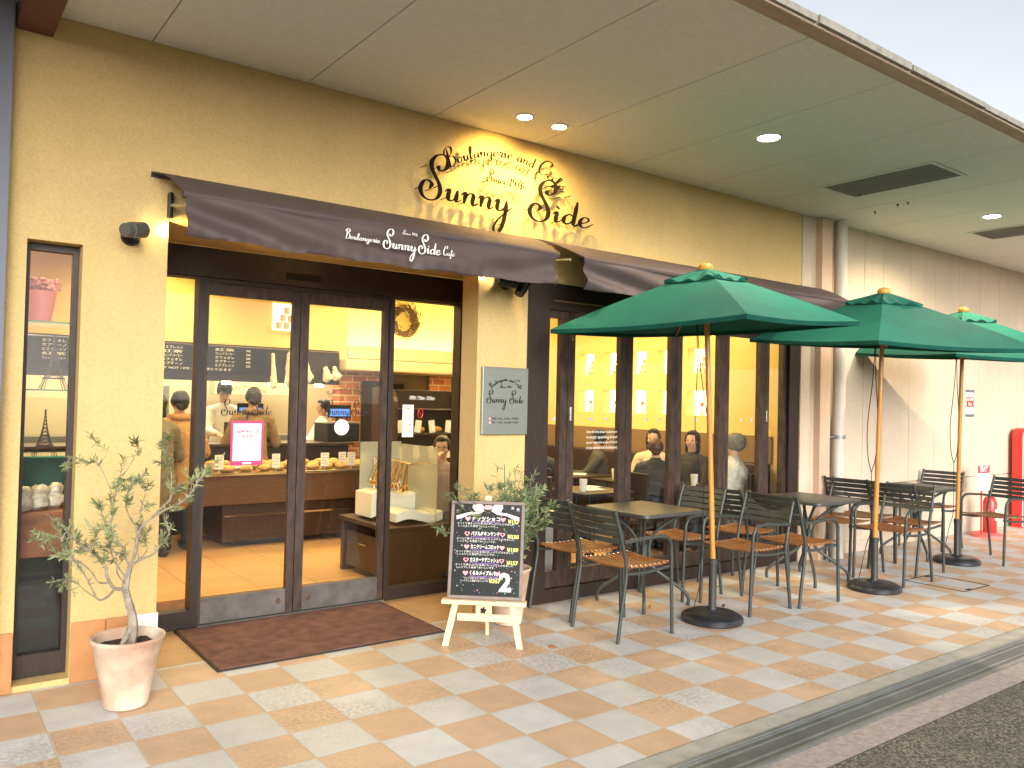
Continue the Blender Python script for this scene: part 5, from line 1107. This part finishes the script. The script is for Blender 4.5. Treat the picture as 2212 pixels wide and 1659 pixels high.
# drinks fridge
fg = T('drinks_fridge', 'glass fronted drinks cabinet beside the brick wall', 'fridge', (5.0, 9.5, 0)); part(MB().rbox((4.72, 9.56, .0), (5.15, 9.64, 1.72), .004), 'back', mat('fridge_inside', (.2, .18, .1), .6), fg)
part(MB().box((4.70, 9.2, 0), (4.73, 9.56, 1.72)).box((5.12, 9.2, 0), (5.15, 9.56, 1.72)).box((4.73, 9.2, 1.69), (5.12, 9.56, 1.72)).box((4.73, 9.2, 0), (5.12, 9.56, .3)), 'case', M_black, fg)
for z in (.6, .9, 1.2, 1.45): part(MB().box((4.731, 9.22, z), (5.119, 9.555, z+.012)), 'shelf', M_chrome, fg)
for i in range(10):
    x = 4.78+(i % 5)*.075; z = .913 if i < 5 else .613; tag(MB().lathe([(.025, 0), (.027, .01), (.027, .12), (.011, .16), (.011, .19), (0, .19)], (x, 9.3, z), 12).build('bottle', M_niche if 0 else mat('milk_bottle', (.75, .7, .55), .3), smooth=True), 'small pale bottle standing in the drinks cabinet', 'bottle', 'bottles in the cabinet')
# wreath and lit niche picture
wr = T('twig_wreath', 'dry twig wreath on the brightly lit shop wall', 'wreath', (5.42, 9.80, 2.56)); random.seed(4); b = MB()
for k in range(420):
    a = random.uniform(0, 2*math.pi); r_ = random.gauss(.18, .03); p = Vector((r_*math.cos(a), random.uniform(-.05, .03), r_*math.sin(a))); tdir = Vector((-math.sin(a), random.uniform(-.4, .2), math.cos(a)))*.07 + Vector((math.cos(a), 0, math.sin(a)))*random.gauss(.012, .02)
    b.tube([p, p+tdir*.5+Vector((0, -.005, 0)), p+tdir], [.007, .006, .002], 4)
b.build('twigs', mat('dry_twigs', (.07, .032, .012), .85, var=.4, vscale=30), wr)
def pyramid(parent, org, ax, s, cols=(1, 2, 3)):
    b = MB(); org = Vector(org); ax = Vector(ax)
    for r_, n_ in enumerate(cols):
        for k in range(n_):
            c_ = org+ax*((k-(n_-1)/2)*s*1.05)+Vector((0, 0, (len(cols)-1-r_)*s*1.0)); b.lathe([(s*.36, 0), (s*.46, s*.9), (0, s*.9)], c_, 12)
    return b
pf = T('lit_wall_niche', 'square lit niche with a pyramid of small cups high on the shop wall', 'niche', (3.65, 9.55, 2.45)); part(MB().box((3.50, 9.55, 2.30), (3.80, 9.562, 2.62)), 'lit_panel', M_niche, pf); part(pyramid(None, (3.65, 9.50, 2.31), (1, 0, 0), .09), 'cup_pyramid', M_cup, pf)
for k, cy in enumerate(NY):
    c_ = T('cup_display', 'small pyramid of cups standing in an upper lit niche of the cafe wall', 'cups', (7.08, cy-.03, 1.86), 'cup pyramids in the niches'); part(pyramid(None, (7.06, cy-.05, 1.861), (0, 1, 0), .062), 'cups', M_cup, c_)
    c_ = T('cone_ornament', 'tiny ornament on a white stand in a lower lit niche of the cafe wall', 'ornament', (7.08, cy-.03, 1.39), 'ornaments in the niches'); part(MB().lathe([(.03, 0), (.008, .1), (0, .1)], (7.06, cy-.03, 1.391), 12), 'stand', M_white, c_); part(MB().sph((7.06, cy-.03, 1.515), .024), 'ball', mat('orange_ball', (.6, .2, .05), .5), c_)
# café furniture
bn = T('wall_bench', 'long brown padded bench against the cafe niche wall', 'bench', (6.8, 6.8, 0)); part(MB().rbox((6.88, 4.98, .45), (6.985, 9.2, .93), .02), 'backrest', M_bench, bn); part(MB().rbox((6.45, 4.98, .36), (6.875, 9.2, .45), .02), 'seat', M_bench, bn); part(MB().box((6.55, 5.0, 0), (6.9, 9.2, .36)), 'base', M_dark, bn)
dd_ = T('dado_panel', 'band of darker panelling behind the cafe bench', 'panelling', (6.99, 7, 1)); part(MB().box((6.985, 4.98, .93), (6.998, 9.4, 1.205)), 'panel', mat('tan_panel', (.22, .13, .05), .7), dd_)
for k, (x, y) in enumerate(((5.95, 6.75), (6.05, 6.05), (6.1, 5.38), (5.0, 5.5), (5.6, 7.7))):
    lb = ['dark cafe table with papers at the middle of the windows, indoors', 'dark cafe table between the reddish haired guest and the long haired woman', 'dark cafe table before the guest in the knitted hat, indoors', 'empty dark cafe table nearest the left folding window, indoors', 'dark cafe table deepest inside by the bench'][k]
    c_ = T('cafe_table', lb, 'table', (x, y, 0), 'cafe tables indoors'); part(MB().rbox((x-.29, y-.29, .69), (x+.29, y+.29, .715), .006), 'table_top', M_dark, c_); part(MB().tube([(x, y, .02), (x, y, .69)], .03, 12), 'post', M_black, c_); part(MB().lathe([(0, 0), (.2, 0), (.2, .015), (.03, .03), (0, .03)], (x, y, 0), 20), 'foot', M_black, c_)
def cafe_chair():
    t = empty('cafe_chair', 'dark wooden cafe chair indoors, seen through the folding windows', 'chair', group='cafe chairs indoors')
    MB().rbox((-.2, -.2, .42), (.2, .2, .45), .008).build('seat', M_dark, t)
    for sx in (-1, 1):
        for sy in (-1, 1): MB().tube([(sx*.18, sy*.18, 0), (sx*.17, sy*.17, .42 if sx > 0 else .86)], .013, 8).build('leg', M_black, t)
    MB().rbox((-.19, -.19, .62), (-.165, .19, .86), .006).build('backrest', M_dark, t); return t
c0 = cafe_chair()
for k, (x, y, a) in enumerate(((4.62, 5.55, 0), (5.32, 5.42, 170), (5.35, 6.78, 0), (5.97, 5.58, 45), (6.5, 5.02, 110), (5.1, 7.75, 0), (5.08, 6.33, 30))):
    o = c0 if not k else copy_tree(c0); o.location = (x, y, 0); o.rotation_euler = (0, 0, R(a))
for k, (x, y) in enumerate(((5.0, 5.46), (5.12, 5.62), (5.95, 6.7))): tag(MB().box((-.10, -.07, 0), (.10, .07, .004)).build('paper_menu', M_paper, loc=(x, y, .718), rot=(0, 0, .4*k)), 'white paper lying on a dark cafe table behind the windows', 'paper', 'papers on the cafe tables')
for k, (x, y) in enumerate(((6.05, 5.5), (6.2, 5.3), (5.9, 6.1), (4.82, 5.38))):
    tag(MB().lathe([(.028, 0), (.036, .11), (.033, .11), (.026, .006), (0, .006)], (x, y, .717), 16).build('paper_cup', M_paper, smooth=True), 'white cup on a dark cafe table behind the windows', 'cup', 'cups on the cafe tables')
tag(MB().rbox((4.0, 5.05, 0), (4.35, 5.25, .62), .01).build('white_box', M_white), 'white bin standing inside the folding windows behind the foremost chairs', 'bin')
# entrance notices
po = T('door_poster', 'white poster in a magenta border with HAPPY lettering on the left sliding door', 'poster', (1.84, 5.41, 1.25))
a_ = aty(500, 908, 5.41); c_ = aty(567, 1004, 5.41); X0, X1, Z1, Z0 = a_.x, c_.x, (a_.z+aty(567, 910, 5.41).z)/2, c_.z
part(MB().box((X0, 5.412, Z0), (X1, 5.4165, Z1)), 'border', M_pink, po); part(MB().box((X0+.014, 5.4105, Z0+.03), (X1-.014, 5.4119, Z1-.018)), 'paper', M_white, po)
xm = (X0+X1)/2; Yq = 5.4100; wt('HAPPY\u30c1\u30e3\u30f3\u30b9', xm, Z1-.075, .03, M_pink, po, Yq, .15, 'CENTER', bold=.001); wt('\u30d1\u30f3\u3092\u8cb7\u3063\u3066', xm, Z1-.045, .014, M_greenc, po, Yq, .1, 'CENTER')
for k in range(3): part(MB().lathe([(0, 0), (.011, 0), (.011, .0004), (0, .0004)], (xm-.026+k*.026, Yq, Z1-.105), 14, Matrix.Rotation(R(90), 4, 'X')), 'pink_disc', M_pinkc, po)
for k in range(6): wt('\u304a\u8cb7\u3044\u4e0a\u3052\u306e\u304a\u5ba2\u69d8\u306b\u30d7\u30ec\u30bc\u30f3\u30c8', xm, Z1-.135-k*.019, .010, M_textb, po, Yq, .145, 'CENTER')
part(MB().box((xm-.03, 5.4098, Z0+.008), (xm+.03, 5.4104, Z0+.02)), 'border_print', M_text, po)
st = T('round_sticker', 'round white sticker on the right sliding door', 'sticker', (2.5, 5.41, 1.3)); p = aty(738, 923, 5.415); part(MB().lathe([(0, 0), (.057, 0), (.057, .002), (0, .002)], (p.x, 5.416, p.z), 32, Matrix.Rotation(R(90), 4, 'X')), 'disc', M_white, st)
wt('\u624b\u3067\u958b\u3051\u3066', p.x, p.z+.014, .022, mat('grey_print', (.3, .32, .33), .7), st, 5.4135, .075, 'CENTER'); wt('\u304f\u3060\u3055\u3044', p.x, p.z-.016, .022, MT['grey_print'], st, 5.4135, .075, 'CENTER')
for k, (ax_, lb) in enumerate(((478, 'black script shop name printed on the left sliding door glass'), (702, 'black script shop name printed on the right sliding door glass'))):
    p = aty(ax_, 896, 5.417); g_ = T('glass_lettering', lb, 'lettering', (p.x, 5.417, p.z), 'script names on the door glass'); b = MB()
    script(b, 'Sunny', .10, flat_place(p.x, p.z, 5.4168), thin=.03, fat=.12, ext=.0008, sx=sc_fit('Sunny', .185, .10)); script(b, 'Side', .10, flat_place(p.x+.205, p.z, 5.4168), thin=.03, fat=.12, ext=.0008, sx=sc_fit('Side', .135, .10))
    aa = math.pi/2+.31/2/.2; ccx, ccz = p.x+.17, p.z+.175-.2+.01
    for s_, wd in (('Boulangerie', .155), ('and', .045), ('Caf\u00e9', .065)): script(b, s_, .04, arc(ccx, ccz, .2, aa, 5.4168), thin=.03, fat=.08, ext=.0008, sx=sc_fit(s_, wd, .04)); aa -= (wd+.012)/.2
    part(b, 'script', M_textb, g_)
nt_ = T('paper_notice', 'tall white paper notice on the right fixed pane of the entrance', 'notice', (3.05, 5.42, 1.3)); a_ = aty(870, 874, 5.425); c_ = aty(892, 944, 5.425)
part(MB().box((a_.x, 5.424, c_.z), (c_.x, 5.4265, a_.z)), 'sheet', M_paper, nt_); wt('\u304a\u9858\u3044', (a_.x+c_.x)/2, a_.z-.03, .022, M_red, nt_, 5.4232, .06, 'CENTER')
for k in range(9): wt('\u5e97\u5185\u3067\u306e\u304a\u98df\u4e8b\u306f', (a_.x+c_.x)/2, a_.z-.062-k*.018, .011, M_textb, nt_, 5.4232, .075, 'CENTER')
p = aty(912, 860, 5.425); g_ = T('opening_hours', 'white OPEN 7:30am to 20:00pm lettering on the right fixed pane', 'lettering', (p.x, 5.425, p.z)); wt('OPEN : 7:30am - 20:00pm', p.x, p.z, .040, M_text, g_, 5.4245, .225, 'CENTER', bold=.0006)
p = aty(908, 893, 5.425); ns_ = T('no_smoking_sticker', 'small red ringed sticker on the right fixed pane', 'sticker', (p.x, 5.425, p.z))
part(MB().tube([(p.x+.022*math.cos(a), 5.4245, p.z+.035*math.sin(a)) for a in [q*.2618 for q in range(24)]], .003, 5, closed=True).tube([(p.x-.014, 5.4245, p.z+.025), (p.x+.014, 5.4245, p.z-.025)], .003, 5), 'red_ring', M_red, ns_)
gl = T('window_writing', 'four lines of white writing on the second folding window', 'lettering', (4.35, 4.74, 1.3))
for k, (s_, sz) in enumerate((('Since the time of our establishment', .03), ('lovingly speeding bread', .034), ('please enjoy the aroma of bread', .03), ('of our devoted and wholehearted', .034))):
    p = aty(1262, 933+k*11.5, 4.75); wt(s_, 4.28, p.z, sz, M_text, gl, 4.7505, .33)
for k, (px, py) in enumerate(((1197, 905), (1276, 905), (1310, 905), (1396, 906), (1426, 906), (1503, 906), (1600, 907), (1623, 907))):
    p = aty(px, py, 4.75); tag(MB().lathe([(0, 0), (.0135, 0), (.0135, .001), (0, .001)], (p.x, 4.7505, p.z), 16, Matrix.Rotation(R(90), 4, 'X')).build('glass_dot', M_bluedot), 'small blue warning dot stuck on the folding window glass', 'sticker', 'blue dots on the folding windows')

# narrow window display
for k, z in enumerate((1.868, 1.508, 1.155)):
    lb = ['topmost glass shelf in the narrow window, under the pink flowerpot', 'middle glass shelf in the narrow window, under the larger wire tower', 'lowest glass shelf in the narrow window, above the bread bags'][k]
    t = T('glass_shelf', lb, 'shelf', (.6, 5.0, z), 'glass shelves in the narrow window'); part(MB().box((.44, 4.90, z-.008), (.80, 5.22, z)), 'sheet', M_glass, t); part(MB().box((.44, 4.897, z-.008), (.80, 4.8995, z)), 'edge', M_green, t)
fp = T('flower_pot', 'tall pink flowerpot with dried pink flowers on the top glass shelf', 'flowerpot', (.555, 5.0, 1.868)); MB().lathe([(0, 0), (.052, 0), (.078, .165), (.072, .165), (.05, .01), (0, .01)], n=32).build('pot', mat('pink_enamel', (.75, .22, .2), .4), fp, smooth=True); random.seed(9); b = MB()
for k in range(70):
    a = random.uniform(0, 6.28); r_ = .085*math.sqrt(random.random()); b.sph((r_*math.cos(a), r_*math.sin(a), .175+random.uniform(0, .055)), (.017, .017, .009), 7, 5, Euler((random.random(), random.random(), 0)).to_matrix().to_4x4())
b.build('flowers', mat('dried_pink_flowers', (.6, .22, .18), .8, var=.5, vscale=50), fp)
def wire_tower(label, x, y, z, s):
    t = T('wire_tower', label, 'ornament', (x, y, z), 'wire lattice tower ornaments'); b = MB(); prof = lambda h: .062*(1-h)**2.1+.003; cs = [(-1, -1), (1, -1), (1, 1), (-1, 1)]; lv = [0, .1, .2, .3, .38, .46, .54, .62, .7, .78, .86, .93, 1.0]
    for a, c_ in cs:
        for q in (0, .5): b.tube([(a*prof(h)*(1-q*.35)*s, c_*prof(h)*s, h*.30*s) for h in lv], .0022, 4)
    for i in range(len(lv)-1):
        for k in range(4):
            (a, c_), (d_, e_) = cs[k], cs[(k+1) % 4]; h0, h1 = lv[i], lv[i+1]
            if i > 1: b.tube([(a*prof(h0)*s, c_*prof(h0)*s, h0*.3*s), (d_*prof(h1)*s, e_*prof(h1)*s, h1*.3*s)], .0016, 4); b.tube([(d_*prof(h0)*s, e_*prof(h0)*s, h0*.3*s), (a*prof(h1)*s, c_*prof(h1)*s, h1*.3*s)], .0016, 4)
    for h in (.2, .42): w_ = prof(h)*1.15*s; b.box((-w_, -w_, h*.3*s-.004), (w_, w_, h*.3*s+.004))
    b.build('lattice', mat('dark_wire', (.05, .035, .03), .5, metal=.5), t)
wire_tower('larger black wire lattice tower on the middle glass shelf of the narrow window', .63, 5.0, 1.508, 1.0)
wire_tower('smaller black wire lattice tower on the lowest glass shelf of the narrow window', .60, 5.02, 1.155, .82)
wd_ = T('display_ledge', 'wooden ledge across the narrow window below the bread bags', 'ledge', (.6, 5.1, .8)); part(MB().rbox((.42, 4.92, .62), (.95, 5.35, .86), .005), 'board', mat('red_brown_wood', (.22, .075, .03), .4, var=.3, vscale=6, stretch=(1, 1, 6)), wd_)
part(MB().box((.42, 4.96, .0), (.95, 5.3, .62)), 'base', M_black, wd_)
random.seed(14)
for k in range(3):
    b = MB(); x = .50+k*.08; b.sph((x, 5.0+.05*k, .90), (.06, .07, .05)); b.sph((x+.01, 5.0+.05*k, .96), (.04, .05, .035)); tag(remesh(b, .008, 'bread_bag', mat('clear_bag', (.55, .5, .42), .2, var=.3, vscale=20), None, jit=.01, seed=k*3), 'crinkled clear bag of bread on the wooden ledge in the narrow window', 'bag', 'bread bags in the narrow window')
tag(MB().rbox((.42, 5.24, .865), (.95, 5.26, 1.14), .003).build('green_cloth', mat('dark_teal_cloth', (.02, .09, .08), .8, var=.3, vscale=10)), 'dark teal cloth hung behind the bread bags in the narrow window', 'cloth')

# ================================================================ FAR RIGHT
ws = T('wall_notice', 'grey white and red notice sheet stuck on the panelled wall', 'notice', (10.63, 4.69, 1.6)); 
part(MB().box((10.53, 4.694, 1.44), (10.74, 4.698, 1.775)), 'sheet', M_white, ws)
for z0, z1 in ((1.742, 1.775), (1.44, 1.473)): part(MB().box((10.52, 4.692, z0), (10.75, 4.6935, z1)), 'grey_bar', mat('grey_tape', (.14, .15, .15), .6), ws)
part(MB().box((10.54, 4.692, 1.56), (10.73, 4.6935, 1.685)), 'red_field', M_red, ws); wt('\u7121\u65ad\u99d0\u8eca', 10.635, 1.652, .042, M_text, ws, 4.6912, .16, 'CENTER', bold=.001); wt('\u7981\u6b62', 10.635, 1.592, .05, M_text, ws, 4.6912, .10, 'CENTER', bold=.001); wt('\u3054\u9060\u616e', 10.635, 1.525, .03, M_textb, ws, 4.693, .14, 'CENTER'); wt('\u304a\u9858\u3044', 10.635, 1.71, .03, M_textb, ws, 4.693, .14, 'CENTER')
ex = T('extinguisher_stand', 'red floor stand with a fire extinguisher sign on a thin post', 'stand', (10.45, 4.42, 0))
part(MB().lathe([(0, 0), (.2, 0), (.19, .03), (.12, .05), (0, .05)], (10.52, 4.42, 0), 28), 'base', M_pinkpl, ex); part(MB().tube([(10.33, 4.42, .04), (10.33, 4.42, .66)], .010, 8), 'post', M_red, ex)
part(MB().rbox((10.22, 4.412, .56), (10.52, 4.42, .86), .004), 'sign_plate', M_white, ex); part(MB().box((10.22, 4.409, .77), (10.52, 4.4115, .86)), 'red_band', M_pink if 0 else mat('signal_red', (.75, .03, .05), .5), ex); wt('\u6d88\u706b\u5668', 10.37, .815, .08, M_text, ex, 4.4085, .22, 'CENTER', bold=.002)
fe = T('fire_extinguisher', 'red fire extinguisher standing on its floor stand by the panelled wall', 'fire extinguisher', (10.56, 4.42, .05)); MB().lathe([(0, 0), (.07, 0), (.075, .01), (.075, .36), (.06, .41), (.022, .44), (.022, .46), (0, .46)], n=28).build('cylinder', M_red, fe, smooth=True)
MB().tube([(0, 0, .45), (.0, 0, .5)], .018, 10).tube([(-.02, 0, .49), (.09, 0, .53)], .008, 6).tube([(-.02, 0, .475), (.08, 0, .48)], .007, 6).build('valve', M_black, fe); MB().tube(crom3([(.02, 0, .47), (.09, 0, .42), (.095, 0, .2), (.085, 0, .1)]), .008, 8).build('hose', M_black, fe); MB().box((-.04, -.0765, .15), (.04, -.074, .28)).build('instruction_label', M_paper, fe)
hy = T('hydrant_cabinet', 'tall red cabinet with a rounded top cut by the right edge of the picture', 'cabinet', (12.2, 4.5, 0)); pts = [(-.32, 0), (.32, 0)] + [(.32-.12+.12*math.cos(R(a)), 1.18+.12*math.sin(R(a))) for a in range(0, 91, 15)] + [(-.2+.12*math.cos(R(a)), 1.18+.12*math.sin(R(a))) for a in range(90, 181, 15)]
m4 = Matrix.Translation((12.05, 4.64, .0)) @ Matrix.Rotation(R(90), 4, 'X'); part(MB().prism(pts, 0, .12, m4), 'case', M_red, hy); m5 = Matrix.Translation((12.05, 4.515, .03)) @ Matrix.Rotation(R(90), 4, 'X'); part(MB().prism([(x*.9, z*.95) for x, z in pts], 0, .006, m5), 'door', M_red, hy); part(MB().tube([Matrix.Translation((12.05, 4.516, .015)) @ Matrix.Rotation(R(90), 4, 'X') @ Vector((x*.95, z*.975, 0)) for x, z in pts], .008, 6, closed=True), 'white_piping', M_white, hy)
random.seed(8)
for k, (x, y) in enumerate(((4.40, 4.18), (3.22, 3.80), (4.95, 3.95))):
    b = MB(); leaf(b, Vector((0, 0, .004)), Vector((1, .3, .08)), .06, .035); tag(b.build('fallen_leaf', mat('dead_leaf', (.25, .11, .04), .8), loc=(x, y, .003), rot=(0, 0, k*2)), 'curled brown dead leaf lying on the tiles', 'leaf', 'dead leaves on the pavement')
